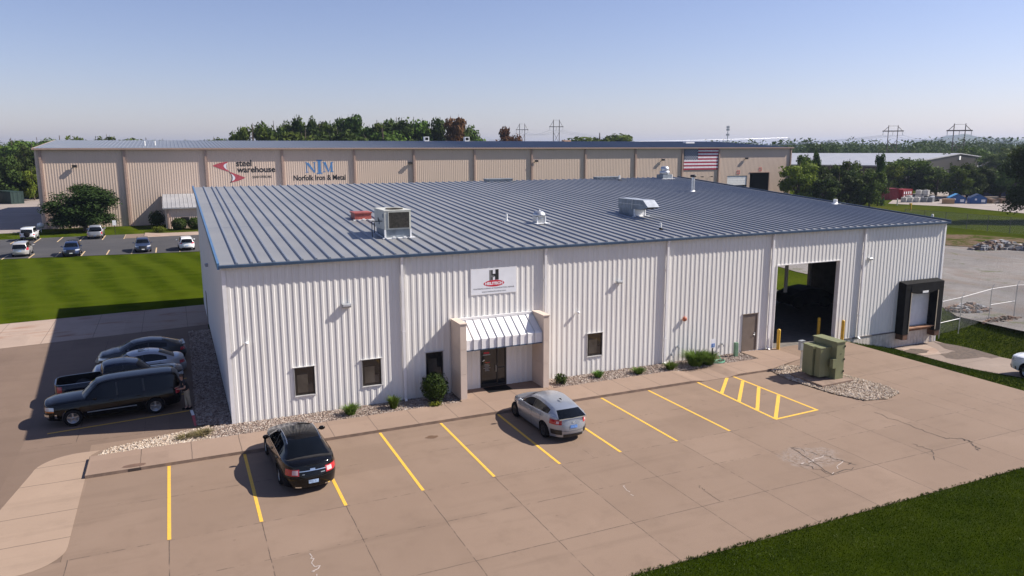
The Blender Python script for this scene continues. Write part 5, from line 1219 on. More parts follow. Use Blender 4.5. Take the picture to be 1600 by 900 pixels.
    for xs_ in s.get('seams', []):
        for sg in (1, -1):
            for j in range(6):
                z0, z1 = sill+.06+(lerp_tab(belt, xs_)-sill-.08)*j/6, sill+.06+(lerp_tab(belt, xs_)-sill-.08)*(j+1)/6
                if zlow(xs_) > z0: continue
                q = []
                for x, z in ((xs_-.006,z0),(xs_+.006,z0),(xs_+.006,z1),(xs_-.006,z1)): x2, y2 = inset(x, z, halfw(x)); q.append((x2, sg*(y2+.003), z))
                mb.quad(*q)
    if mb.f: mb.build('door_seams', M['underside'], e)
    for xh in s.get('handles', []):
        for sg in (1, -1):
            mb = MB(); z = lerp_tab(belt, xh)-.14; y = sg*(inset(xh, z, halfw(xh))[1]); mb.box(xh-.09, min(y, y+sg*.03), z-.012, xh+.09, max(y, y+sg*.03), z+.018); mb.build('door_handle', M['chrome'] if s.get('chromeh') else paint, e)
    # wheels
    for x in (xf, xr):
        for sg in (1, -1):
            c = (x, sg*(b-.13), wr); tw = .115
            mb = MB(); mb.lathe([(wr*.62,-tw),(wr*.9,-tw),(wr*.985,-tw*.7),(wr,0),(wr*.985,tw*.7),(wr*.9,tw),(wr*.62,tw)], (0,0,0), 28, axis='y'); wh = mb.build('wheel', M['tyre'], e, c)
            mb = MB(); yo = sg*tw*.82; mb.lathe([(wr*.64,-tw*.9*sg),(wr*.64,tw*.9*sg),(wr*.57,tw*.88*sg),(wr*.54,tw*.3*sg),(.0,tw*.3*sg)], (0,0,0), 24, axis='y'); ns = s.get('spokes', 5)
            for k in range(ns):
                t = 2*pi*k/ns+.3; ux, uz = cos(t), sin(t); px, pz = -uz, ux; w0, w1 = .045, .03
                p = [(px*w0+ux*.03, pz*w0+uz*.03), (px*w1+ux*wr*.6, pz*w1+uz*wr*.6), (-px*w1+ux*wr*.6, -pz*w1+uz*wr*.6), (-px*w0+ux*.03, -pz*w0+uz*.03)]
                mb.add([(q[0], yo, q[1]) for q in p]+[(q[0], yo-sg*.04, q[1]) for q in p], [(0,1,2,3),(0,4,5,1),(2,6,7,3)])
            mb.lathe([(.0,yo+sg*.01),(.05,yo+sg*.01),(.06,yo-sg*.03)], (0,0,0), 12, axis='y')
            mb.build('rim', M[s.get('rimmat', 'rim')], wh)
    # mirrors
    mxm, mzm = s.get('mirror', (rail[0][0]-.45, lerp_tab(belt, rail[0][0]-.45)+.06))
    for sg in (1, -1):
        mb = MB(); y = inset(mxm, mzm-.05, halfw(mxm))[1]-.04; ms_ = s.get('mirs', 1)
        mb.tube((mxm, sg*y, mzm-.03), (mxm, sg*(y+.12), mzm), .022, n=6); vs = []
        for k in range(10):
            t = 2*pi*k/10; vs.append((cos(t), sin(t)))
        rings_ = [(.05,.55),(0,1),(-.05,.9)]
        q = []
        for dx, sc in [(.06,.5),(.03,.9),(-.04,1),(-.05,.8)]:
            q.append([(mxm+dx*ms_, sg*(y+.19+.105*ms_*c_*sc), mzm+.02+.065*ms_*sn_*sc) for c_, sn_ in vs])
        vv = [p for r in q for p in r]; fs = [(j*10+k, j*10+(k+1)%10, (j+1)*10+(k+1)%10, (j+1)*10+k) for j in range(3) for k in range(10)]+[tuple(range(10)), tuple(range(30,40))]
        mb.add(vv, fs, 0, True); mb.build('side_mirror', PM[s['paint']] if not s.get('blackmir') else M['blackgloss'], e)
    # lamps, plates, grille
    for t in s.get('rear', []): endpatch(t[0], -1, *t[1:5], M[t[5]], *(t[6:]))
    for t in s.get('front', []): endpatch(t[0], 1, *t[1:5], M[t[5]], *(t[6:]))
    for t in s.get('bands', []): band(t[0], *t[1:5], M[t[5]], *(t[6:]))
    if s.get('rails'):
        for sg in (1, -1):
            mb = MB(); q = [p for p in pts if xC-.15 < p[0] < xA+.1]; mb.path([(p[0], sg*(p[2]-s.get('railin', .03)), p[1]+s.get('railh', .03)) for p in q], .016, 5); mb.build('roof_rail', M[s['rails']], e)
    if s.get('sunroof'):
        x0, x1, hw = s['sunroof']; zr = max(p[1] for p in pts)+s.get('rc', .05)
        mb = MB(); mb.prism([(x0,-hw),(x1,-hw),(x1,hw),(x0,hw)], zr-.06, zr-.006); mb.build('sunroof', M['carglass'], e)
    if s.get('spare'):
        mb = MB(); mb.lathe([(0,-.1),(.3,-.1),(.37,-.06),(.37,.06),(.3,.1),(0,.1)], (-a-.08, 0, s['spare']), 22, axis='x'); mb.build('spare_wheel', M['tyre'], e)
    if s.get('spoiler'):
        sx, sz, hw = s['spoiler']; mb = MB(); mb.prism_x([(0,0)], 0, 0) if False else None
        mb.add([(sx+.16,-hw,sz),(sx,-hw,sz+.03),(sx-.03,-hw,sz),(sx+.16,hw,sz),(sx,hw,sz+.03),(sx-.03,hw,sz)], [(0,1,2),(5,4,3),(0,3,4,1),(1,4,5,2),(2,5,3,0)]); mb.build('spoiler', M['blackgloss'] if s.get('spblack') else paint, e)
    if s.get('extra'): s['extra'](e)
    return e

def lights_rear(y0, y1, z0, z1): return [('tail_light', y0, y1, z0, z1, 'tail'), ('tail_light', -y0, -y1, z0, z1, 'tail')]
def lights_front(y0, y1, z0, z1): return [('headlight', y0, y1, z0, z1, 'head'), ('headlight', -y0, -y1, z0, z1, 'head')]
sedan = dict(L=5.15, W=1.94, paint='black', belt=[(-2.6,.96),(-2.0,1.02),(-1.2,1.0),(.9,.97),(1.3,.95),(2.1,.83),(2.58,.66)], axf=1.62, axr=-1.27, wr=.35, nf=4.2, nr=6.5, crown=.09, nose=.16, tail=.15,
    rail=[(1.12,.98,.80),(.28,1.44,.60),(-.55,1.495,.60),(-1.15,1.40,.59),(-2.0,1.03,.70)], iA=1, iC=3, pillars=[-.22,-1.12], glass=(.95,-1.5), seams=[.98,-.22,-1.05], handles=[.05,-.95], winline=True, chromeh=False, rc=.05,
    rear=lights_rear(.46,.86,.66,.87)+[('tail_light_lens', .50,.68,.70,.84,'tailclear',.016), ('tail_light_lens',-.50,-.68,.70,.84,'tailclear',.016), ('chrome_strip',-.46,.46,.79,.815,'chrome',.016), ('licence_plate',-.17,.17,.40,.52,'plate',.02), ('badge',-.09,.09,.80,.87,'chrome',.024), ('badge',-.42,-.27,.69,.72,'galv',.012), ('badge',.28,.36,.69,.715,'galv',.012), ('boot_seam',-.75,.75,.575,.585,'underside',.012), ('exhaust',.42,.62,.25,.30,'chrome',.02), ('exhaust',-.42,-.62,.25,.30,'chrome',.02)],
    front=lights_front(.5,.9,.6,.72)+[('grille',-.42,.42,.45,.68,'chrome')], rails='chrome', railin=.02, railh=.012, sunroof=(-.55,.02,.26), mirs=1.15, sill=.2)
bs_ = car('black_sedan', (2.0,-5.72,.0), R(92.3), 'glossy black sedan parked nose to the wall, seen from behind, leftmost in the front lot', 'car', sedan); bs_.scale = (1.06, 1.04, 1.09)
hatch = dict(L=4.52, W=1.80, paint='silver', belt=[(-2.26,.93),(-1.85,1.05),(-1.2,1.02),(.4,.94),(1.0,.90),(1.8,.78),(2.26,.60)], axf=1.42, axr=-1.27, wr=.335, nf=3.8, nr=5.0, crown=.09, nose=.15, tail=.10,
    rail=[(1.15,.90,.74),(.25,1.33,.55),(-.4,1.40,.55),(-1.25,1.32,.53),(-1.62,1.24,.52),(-2.08,1.0,.66)], iA=1, iC=4, pillars=[-.22], glass=(.85,-1.45), seams=[.85,-.22,-1.0], handles=[0.0,-.9], rc=.045, blackmir=False, rimmat='rimdark', spokes=10, clad=.05,
    rear=lights_rear(.50,.82,.74,.93)+[('licence_plate',-.16,.16,.60,.72,'plateblue',.02), ('rear_vent',.50,.80,.34,.54,'blackgloss',.016), ('rear_vent',-.50,-.80,.34,.54,'blackgloss',.016), ('rear_diffuser',-.45,.45,.24,.36,'blackgloss',.014), ('badge',-.05,.05,.80,.86,'chrome',.02), ('hatch_seam',-.55,.55,.49,.498,'underside',.012), ('tail_light_lens',.60,.68,.78,.88,'tailclear',.016), ('tail_light_lens',-.60,-.68,.78,.88,'tailclear',.016)],
    front=lights_front(.45,.85,.58,.68)+[('grille',-.4,.4,.3,.5,'blackgloss')], spoiler=(-2.16,.965,.62), spblack=True, mirs=1.0, sill=.19)
def fin(e):
    mb = MB(); mb.add([(-1.0,-.02,1.44),(-1.0,.02,1.44),(-1.22,.02,1.43),(-1.22,-.02,1.43),(-1.17,0,1.5)], [(0,1,4),(1,2,4),(2,3,4),(3,0,4)]); mb.build('aerial_fin', M['blackgloss'], e)
    mb = MB(); mb.tube((-2.08,0,1.06),(-1.98,.32,1.08),.012); mb.build('rear_wiper', M['blackgloss'], e)
hatch['extra'] = fin
sh_ = car('silver_hatchback', (12.84,-5.72,0), R(91.0), 'silver-blue hatchback parked nose to the entrance walk', 'car', hatch); sh_.scale = (1.05, 1.05, 1.06)
# vehicles in the shade beside the building
suv = dict(L=5.62, W=2.0, paint='black', belt=[(-2.8,1.14),(-2.0,1.16),(1.0,1.13),(1.4,1.12),(2.3,1.08),(2.8,1.0)], sq=4.2, axf=1.72, axr=-1.62, wr=.39, nf=8, nr=11, crown=.10, nose=.02, tail=.03, sill=.32,
    rail=[(1.25,1.12,.84),(.62,1.72,.68),(.2,1.82,.69),(-2.35,1.83,.69),(-2.62,1.72,.69),(-2.78,1.15,.82)], iA=1, iC=4, pillars=[-.1,-1.2], glass=(.95,-2.45), seams=[1.0,-.1,-1.15], handles=[.15,-.95], rc=.05, chromeh=False,
    front=[('headlight',.60,.92,.80,.96,'head'),('headlight',-.60,-.92,.80,.96,'head'),('indicator',.62,.92,.74,.79,'amber'),('indicator',-.62,-.92,.74,.79,'amber'),('grille',-.55,.55,.72,1.0,'blackgloss'),('grille_bar',-.55,.55,.85,.89,'chrome',.02),('bumper',-.95,.95,.45,.64,'chrome',.03)],
    rear=lights_rear(.74,.92,.85,1.12)+[('licence_plate',-.16,.16,.62,.74,'plate',.02)], bands=[('side_moulding', -.85, 1.15, .56, .61,'galv',.016,0,10,1)], rails='blackgloss', railh=.05, mirs=1.5)
car('black_suv', (-4.85,3.92,0), R(184.5), 'long black SUV with a bright side moulding, nearest of the shaded vehicles', 'car', suv)
pick = dict(L=5.75, W=2.0, paint='black', belt=[(-2.9,1.08),(-.9,1.10),(1.0,1.09),(1.5,1.10),(2.4,1.08),(2.86,1.0)], sq=4.2, axf=1.78, axr=-1.7, wr=.40, nf=8, nr=12, crown=.10, nose=.02, tail=.02, sill=.36, bed=(-2.8,-.85),
    rail=[(1.35,1.09,.84),(.72,1.66,.68),(.3,1.76,.69),(-.45,1.76,.69),(-.72,1.68,.69),(-.82,1.10,.84)], iA=1, iC=4, pillars=[.12], glass=(1.02,-.68), seams=[1.05,.12,-.78], handles=[.35,-.55], rc=.05,
    front=lights_front(.60,.92,.82,.98)+[('grille',-.55,.55,.7,1.0,'chrome')], rear=[('tail_light',.80,.94,.72,1.0,'tail'),('tail_light',-.80,-.94,.72,1.0,'tail'),('bumper',-.9,.9,.42,.58,'chrome',.03),('licence_plate',-.16,.16,.45,.56,'plate',.045)], mirs=1.4, sunroof=(-.2,.25,.3))
pk = dict(pick, paint='inky')
car('black_pickup', (-4.75,7.05,0), R(4.5), 'blue-black crew-cab pickup with an open bed, second of the shaded vehicles', 'car', pk)
sed2 = dict(sedan, L=4.75, W=1.83, paint='ltgrey', belt=[(-2.38,.92),(-1.9,.99),(-1.2,.97),(.9,.93),(1.3,.9),(2.0,.78),(2.37,.62)], axf=1.42, axr=-1.3, wr=.33, rail=[(1.1,.94,.76),(.3,1.38,.57),(-.5,1.44,.57),(-1.0,1.36,.56),(-1.8,1.0,.68)], glass=(.9,-1.35), pillars=[-.2], sunroof=(-.55,.0,.26), rails=None, seams=[.9,-.2,-1.0],
    rear=lights_rear(.5,.80,.68,.85), front=lights_front(.45,.85,.56,.68)+[('grille',-.4,.4,.4,.6,'blackgloss')])
car('light_sedan', (-4.05,10.0,0), R(184.5), 'pale silver sedan with a sunroof, third of the shaded vehicles', 'car', sed2)
coup = dict(sed2, L=4.8, paint='grey', sunroof=None, winline=False, rail=[(1.15,.93,.76),(.25,1.34,.56),(-.5,1.40,.56),(-1.1,1.31,.55),(-2.05,1.0,.66)], spoiler=(-2.28,.99,.6), pillars=[-.35], glass=(.95,-1.3))
car('dark_coupe', (-4.0,13.0,0), R(184.5), 'dark grey fastback coupe, farthest of the shaded vehicles', 'car', coup)
wpick = dict(pick, paint='white', sunroof=None, chromeh=True, wr=.42, clad=.08, front=lights_front(.60,.93,.84,1.0)+[('grille',-.55,.55,.6,1.0,'blackgloss'),('bumper',-.95,.95,.42,.58,'blackgloss',.03)])
wt_ = car('white_pickup', (42.98,-10.75,-.90), R(91.5), 'white pickup cut off by the right edge, driving down to the loading dock', 'car', wpick); wt_.scale = (1.1, 1.1, 1.12)
mb = MB(); mb.box(-.3,-.3,0,.3,.3,1.0,0); mb.box(-.33,-.33,1.0,.33,.33,1.08,1); tag(mb.build('blue_bin', [M['navy_trim'], M['white']], loc=(46.9,-6.6,-.9)), 'navy bin with a white lid behind the white pickup', 'bin')
# far lot
xov = dict(L=4.6, W=1.86, paint='slate', belt=[(-2.3,1.0),(-1.8,1.06),(1.0,1.02),(1.6,.97),(2.3,.78)], axf=1.38, axr=-1.33, wr=.36, nf=5, nr=7, crown=.09, nose=.1, tail=.06, sill=.28,
    rail=[(1.15,1.02,.78),(.5,1.52,.60),(0,1.62,.61),(-1.75,1.6,.6),(-1.98,1.48,.6),(-2.22,1.05,.72)], iA=1, iC=4, pillars=[-.15,-1.15], glass=(.9,-1.9), seams=[.95,-.15,-1.1], rc=.045,
    front=lights_front(.5,.9,.72,.86)+[('grille',-.45,.45,.5,.84,'blackgloss'),('licence_plate',-.16,.16,.4,.5,'white',.02)], rear=lights_rear(.55,.84,.85,1.02)+[('licence_plate',-.16,.16,.62,.72,'plate',.02),('bumper',-.8,.8,.3,.42,'blackgloss')], mirs=1.2)
car('blue_crossover', (-13.0,67.9,.004), R(-88), 'dark blue crossover facing the camera in the near row of the far lot', 'car', dict(xov, paint='navy'))
car('dark_suv', (-5.45,68.4,.004), R(-88), 'dark slate SUV facing the camera in the near row of the far lot', 'car', dict(xov, L=4.9, paint='slate', rails='chrome'))
car('white_crossover', (-.55,68.1,.004), R(92), 'white crossover seen from behind, partly hidden by the white building', 'car', dict(xov, paint='white', rails='chrome'))
van = dict(xov, L=4.9, paint='beige', belt=[(-2.45,.98),(1.2,.95),(1.8,.86),(2.45,.7)], axf=1.55, axr=-1.45, wr=.34, rail=[(1.6,.95,.8),(.75,1.55,.64),(.3,1.65,.64),(-2.0,1.65,.64),(-2.22,1.52,.64),(-2.4,1.0,.78)], glass=(1.2,-2.1), pillars=[.0,-1.0], seams=[1.1,0,-1.0], rear=lights_rear(.68,.9,.8,1.1)+[('licence_plate',-.16,.16,.68,.78,'plate',.02)])
car('silver_minivan', (-18.4,70.4,.004), R(92), 'champagne-silver minivan seen from behind, leftmost in the near row of the far lot', 'car', van)
jeep = dict(xov, L=4.3, W=1.85, paint='white', belt=[(-2.15,1.12),(1.0,1.1),(1.2,1.08),(2.0,1.02),(2.15,.95)], nf=14, nr=16, nose=.02, tail=.01, axf=1.3, axr=-1.3, wr=.41, sill=.42, crown=.04,
    rail=[(.85,1.12,.75),(.6,1.72,.70),(.4,1.8,.70),(-1.9,1.8,.70),(-2.05,1.76,.70),(-2.12,1.14,.75)], glass=(.7,-1.95), pillars=[-.15,-1.1], seams=[.75,-.15,-1.1], spare=.95, rear=[('tail_light',.72,.88,.8,.98,'tail'),('tail_light',-.72,-.88,.8,.98,'tail'),('bumper',-.8,.8,.5,.62,'blackgloss',.06)])
car('white_off_roader', (-20.2,88.4,.004), R(90), 'boxy white off-road car with a spare wheel on its back', 'car', jeep)
car('grey_pickup', (-12.0,87.6,.004), R(91), 'light grey crew-cab pickup parked by the round tree', 'car', dict(pick, paint='ltgrey', sunroof=None))

# ------------------------------------------------------------------ person leaning on the SUV
def skin(name, pts, edges, mat, parent, root=0, sub=2):
    me = D.meshes.new(name); me.from_pydata([p[:3] for p in pts], edges, []); me.materials.append(mat)
    o = link(name, me, parent); sv = me.skin_vertices if len(me.skin_vertices) else None
    md = o.modifiers.new('skin', 'SKIN'); md.use_smooth_shade = True
    lay = me.attributes.get('skin') 
    try:
        bm = bmesh.new(); bm.from_mesh(me); sl2 = bm.verts.layers.skin.verify(); bm.verts.ensure_lookup_table()
        for i, p in enumerate(pts): r = p[3] if isinstance(p[3], (tuple, list)) else (p[3], p[3]); bm.verts[i][sl2].radius = r; bm.verts[i][sl2].use_root = (i == root)
        bm.to_mesh(me); bm.free()
    except Exception as ex: print('skin', ex)
    sb = o.modifiers.new('sub', 'SUBSURF'); sb.levels = sb.render_levels = sub
    dg = bpy.context.evaluated_depsgraph_get(); dg.update(); m2 = D.meshes.new_from_object(o.evaluated_get(dg)); o.modifiers.clear(); o.data = m2; m2.name = name
    return o
pe = empty('person', (-1.72, 3.25, .02), R(200), 'person in a black shirt and khaki trousers leaning on the rear of the black SUV', 'person')
sk = plain('skin', (.42,.24,.17), .6); khaki = plain('khaki_cloth', (.36,.30,.22), .9, scale=8); shirt = plain('black_cloth', (.018,.018,.022), .9, scale=8); hairm = plain('brown_hair', (.07,.045,.03), .8)
# local x = facing, leaning back (+x towards the vehicle)
body = [(.10,0,.92,(.13,.15)),(.16,0,1.12,(.12,.16)),(.22,0,1.34,(.13,.18)),(.25,0,1.43,(.06,.06)),(.265,0,1.49,(.055,.055)),(.28,0,1.58,(.085,.085)),(.28,0,1.66,(.08,.08)),
    (.08,.10,.86,(.09,.09)),(.04,.10,.5,(.065,.065)),(-.02,.06,.1,(.045,.045)),(.06,.08,.04,(.045,.04)),(.08,-.10,.86,(.09,.09)),(.10,-.10,.48,(.065,.065)),(.12,-.02,.1,(.045,.045)),(.22,-.02,.04,(.045,.04)),
    (.22,.20,1.38,(.06,.06)),(.24,.26,1.12,(.045,.045)),(.42,.14,1.08,(.035,.035)),(.22,-.20,1.38,(.06,.06)),(.24,-.26,1.12,(.045,.045)),(.42,-.14,1.10,(.035,.035)),
    (.49,.10,1.08,(.035,.02)),(.49,-.10,1.10,(.035,.02))]
ed = [(0,1),(1,2),(2,3),(3,4),(4,5),(5,6),(0,7),(7,8),(8,9),(9,10),(0,11),(11,12),(12,13),(13,14),(2,15),(15,16),(16,17),(2,18),(18,19),(19,20),(17,21),(20,22)]
for hnd, yy, zz in ((21,.10,1.08),(22,-.10,1.10)):
    for k in range(5):
        i0 = len(body); fl = (.035,.075,.085,.078,.06)[k]; o_ = (-.04,-.025,-.008,.010,.028)[k]*(1 if yy > 0 else -1)
        body += [(.51 if k else .49, yy-o_, zz+(.01 if k else .02), (.009,.009)), (.51+fl*.6, yy-o_*1.1, zz+.0, (.0085,.0085)), (.51+fl, yy-o_*1.05, zz-.02, (.007,.007))]
        ed += [(hnd,i0),(i0,i0+1),(i0+1,i0+2)]
bo = skin('body', body, ed, sk, pe)
skin('trousers', [(.10,0,.98,(.145,.165)),(.10,0,.90,(.145,.165)),(.08,.10,.82,(.10,.10)),(.04,.10,.5,(.08,.08)),(-.02,.06,.12,(.062,.062)),(.08,-.10,.82,(.10,.10)),(.10,-.10,.48,(.08,.08)),(.12,-.02,.12,(.062,.062))], [(0,1),(1,2),(2,3),(3,4),(1,5),(5,6),(6,7)], khaki, pe)
skin('shirt', [(.10,0,.88,(.20,.20)),(.15,0,1.10,(.19,.19)),(.21,0,1.32,(.20,.20)),(.25,0,1.43,(.10,.10)),(.22,.20,1.38,(.075,.075)),(.235,.245,1.2,(.062,.062)),(.22,-.20,1.38,(.075,.075)),(.235,-.245,1.2,(.062,.062))], [(0,1),(1,2),(2,3),(2,4),(4,5),(2,6),(6,7)], shirt, pe)
mb = MB(); mb.lathe([(.088,-.02),(.096,.03),(.085,.075),(.05,.10),(0,.108)], (.27,0,1.655), 16); mb.build('hair', hairm, pe)
mb = MB(); mb.lathe([(0,.0),(.012,.005),(.014,.03),(0,.05)], (.372,0,1.60), 8); mb.box(.355,-.045,1.635,.372,-.022,1.645,1); mb.box(.355,.022,1.635,.372,.045,1.645,1); mb.box(.355,-.028,1.565,.368,.028,1.572,1)
for sg in (1,-1): mb.box(.265,sg*.083,1.59,.29,sg*.1,1.645)
mb.build('face_features', [sk, hairm], pe)
mb = MB(); mb.prism([(-.09,.02),(.17,.03),(.19,.07),(.17,.12),(-.09,.11)], 0, .07); mb.prism([(.04,-.07),(.32,-.06),(.34,-.02),(.32,.02),(.04,.0)], .0, .07); mb.build('shoes', M['black'], pe)
# ------------------------------------------------------------------ trees
def crown_mesh(kind, seed):
    """unit-ish crown about 10 m tall x 8 m wide made of leaf-clump faces; returns (crown, trunk)"""
    random.seed(seed); mb = MB(); tr = MB()
    if kind == 'broad': cl = [(random.gauss(0,1.9), random.gauss(0,1.9), random.uniform(2.6, 8.4)) for _ in range(26)]; H = 10; env = lambda z: 3.9*max(.12, 1-abs((z-5.2)/5.4)**2.4)**.5; n, s = 200, .30
    elif kind == 'tall': cl = [(random.gauss(0,1.3), random.gauss(0,1.3), random.uniform(1.5, 9.3)) for _ in range(26)]; H = 10; env = lambda z: 3.6*max(.10, 1-abs((z-4.2)/6.0)**2.2)**.55; n, s = 180, .30
    elif kind == 'column': cl = [(random.gauss(0,.7), random.gauss(0,.7), random.uniform(1.5, 9.4)) for _ in range(20)]; H = 10; env = lambda z: 3.4*max(.08, 1-abs((z-4.6)/5.6)**2.0)**.6; n, s = 140, .30
    elif kind == 'weep': cl = [(random.gauss(0,2.0), random.gauss(0,2.0), random.uniform(2.0, 8.8)) for _ in range(30)]; H = 10; env = lambda z: 4.1*max(.2, 1-abs((z-5.0)/5.4)**2.6)**.5; n, s = 150, .26
    elif kind == 'near': cl = [(random.gauss(0,2.6), random.gauss(0,2.6), random.uniform(1.7, 9.0)) for _ in range(80)]; H = 10; env = lambda z: 4.0*max(.15, 1-abs((z-4.9)/5.4)**2.4)**.5; n, s = 330, .17
    for x, y, z in cl:
        r = sqrt(x*x+y*y); m = env(z)*random.uniform(.55, .92)
        if r > m: x *= m/r; y *= m/r
        R_ = random.uniform(1.0, 1.6) if kind != 'near' else random.uniform(1.1, 1.7)
        leafball(mb, x, y, z, R_*1.05, R_*1.05, R_*.8, n, s, .35)
        tr.tube((x*.15, y*.15, z*.55), (x*.85, y*.85, z), .07, .02, n=5)
    tr.tube((0,0,-.3), (.1,.05,4.2), .26, .16, n=8); tr.tube((.1,.05,4.2), (0,.1,8.4), .16, .04, n=6)
    def mk(b, nm, mat):
        me = D.meshes.new(nm); me.from_pydata(b.v, [], b.f); me.materials.append(mat); me.polygons.foreach_set('use_smooth', b.sm); me.update(); return me
    return mk(mb, 'crown', M['leaf']), mk(tr, 'trunk', M['bark'])
PROT = {k: [crown_mesh(k, sd) for sd in sds] for k, sds in (('broad', (1,2,3)), ('tall', (4,5)), ('column', (6,)), ('weep', (7,8)), ('near', (9,)))}
def tree(kind, x, y, h, wd, mat, label, group=None, variant=0, rot=None, name='tree'):
    cm, tm = PROT[kind][variant % len(PROT[kind])]
    e = empty(name, (x, y, 0), random.uniform(0, 6.28) if rot is None else rot, label, 'tree', group)
    for nm, me in (('crown', cm), ('trunk', tm)):
        o = link(nm, me, e); o.scale = (wd/7.6, wd/7.6, h/10.0)
        if nm == 'crown' and kind != 'near': o.location.z = -.11*h
        if nm == 'crown': o.material_slots[0].link = 'OBJECT'; o.material_slots[0].material = M[mat]
    return e
random.seed(77)
tree('near', -14.3, 98.6, 7.3, 9.8, 'leafdeep', 'round dense dark tree in front of the left end of the beige warehouse', name='round_tree', rot=.6)
tree('near', 131.9, 44.7, 14.3, 11.0, 'leafdark', 'big dark tree at the right edge of the picture shading the field', name='shade_tree', rot=2.2)
tree('broad', 38.6, 84.1, 8.5, 8.0, 'leaf', 'green treetop just showing over the roof edge of the white building', rot=1)
TR0 = [('f',22+6.1*i_,206-2.0*i_+(i_%3)*3,24.2+(i_*7%5)*.5,12.5) for i_ in range(11)]
TR = [('b',20.4,194.7,19.4,8.3),('b',27.1,199.0,19.5,8.6),('b',20.3,385.2,19.3,9.9),('b',29.0,384.7,18.3,7.3),('c',34.7,203.0,21.4,3.4),('c',37.9,200.5,21.1,3.9),('b',34.1,187.9,18.0,12.0),('t',43.8,206.5,20.1,7.0),('t',47.7,200.7,21.5,7.6),('t',51.3,194.7,21.8,7.6),('b',57.6,198.4,21.3,9.2),('b',61.9,192.0,21.9,9.4),('b',68.0,193.4,22.2,9.2),('t',73.7,193.7,21.3,7.8),('r',76.2,182.2,21.2,7.8),('c',83.7,190.1,18.0,3.6),('b',93.4,207.8,16.8,4.5),('b',42.1,183.4,17.9,11.5),('b',55.4,182.4,18.5,12.1),('r',104.5,203.1,19.3,7.4),('b',152.4,223.2,18.6,18.0),('b',-20.9,265.2,18.6,8.9),('b',-38.1,293.8,18.6,14.3),('b',-43.8,283.0,17.7,11.4),('b',-48.3,262.2,17.1,12.7),('b',-11.3,395.7,19.6,19.6),('b',-19.0,405.5,19.1,16.5),('b',-4.0,415.8,19.4,13.8),('b',8.0,465.7,19.8,6.2),
 ('p',-36.1,198.0,14.8,9.5),('p',-31.9,198.7,14.2,8.0),('b',-37.3,195.0,11.9,9.2),('b',-31.0,196.7,11.6,9.1),('b',-40.8,187.4,13.9,9.9),('y',-33.5,189.6,9.1,5.5),('d',-27.0,197.9,10.6,6.8),('b',-43,180,8.2,7),('d',-29.9,203.1,14.4,9.3),('d',-25.9,205.6,15.1,8.7),('d',-22.3,209,15.3,8),('d',-35,206,15.5,10),
 ('y',117.3,84.4,10.5,8.4),('d',133.9,98.9,12.3,6.5),('c',129.5,91.9,12.4,3.4),('d',133.6,91.9,9.5,6.8),('d',134.2,86.9,10.9,6.9),('d',133.0,82.1,8.8,7.2),('c',138.9,82.9,11.7,4.0),('d',132.5,79.6,8.6,6.3),('d',125.5,81.6,8.1,8.0),('d',120.5,81.1,7.1,6.5),('d',140.5,88,8.2,7.5),('Y',146.9,86.2,8.9,5.4),('b',154.3,87.8,10.8,10.2),('b',146.3,90.5,8.5,6.6),('b',165.3,88.7,8.4,7.8),('b',160.8,88.1,7.4,6.7),('b',172.1,86.6,9.2,8.0),('d',179.0,82.2,8.3,7.6),('d',198.9,97.6,6.2,6.8),('d',180.7,79.6,11.0,7.5),('d',184,92,9.5,8),
 ('d',266.0,221.2,16.5,15.3),('b',267.8,156.2,13.7,12.0),('b',279.0,157.6,14.5,14.6),('b',280.3,173.1,12.9,10.3),('d',240.6,142.7,12.1,6.6),('b',276.7,142.9,14.1,13.9),('b',266.3,140.7,12.3,9.1),('b',330.2,223.2,13.7,12.5),('b',329.1,240.5,14.4,13.0),('b',257.7,169.8,12.4,7.4)]
KIND = {'b': ('broad','leaf','broad green tree'), 't': ('tall','leafdark','tall dark green tree'), 'c': ('column','leafdark','narrow upright dark tree'), 'r': ('tall','leafred','tree turning reddish brown'), 'p': ('weep','leaf','soft pale green tree'), 'y': ('broad','leafyellow','yellow-green tree'), 'Y': ('weep','leafyellow','bright yellow-green tree'), 'd': ('broad','leafdark','dark bushy tree'), 'f': ('broad','leaf','lower green tree')}
TR2 = []
for i, (k, x, y, h, wd) in enumerate(TR):
    h *= 1.10
    if i < 21: wd *= 1.75 if k == 'c' else 1.6; h *= 1.09
    elif i < 29: h *= 1.05; wd *= 1.3
    if 41 <= i < 61 and x > 145:
        d0 = math.hypot(x+1.7, y+34.2); q = max(1, (222+(i%3)*6)/d0); x = -1.7+(x+1.7)*q; y = -34.2+(y+34.2)*q; h = 12.07+(h-12.07)*q; wd *= q*1.1
    TR2.append((k, x, y, h, wd))
ORD = ['first','second','third','fourth','fifth','sixth','seventh','eighth','ninth','tenth','eleventh','twelfth','thirteenth','fourteenth','fifteenth']
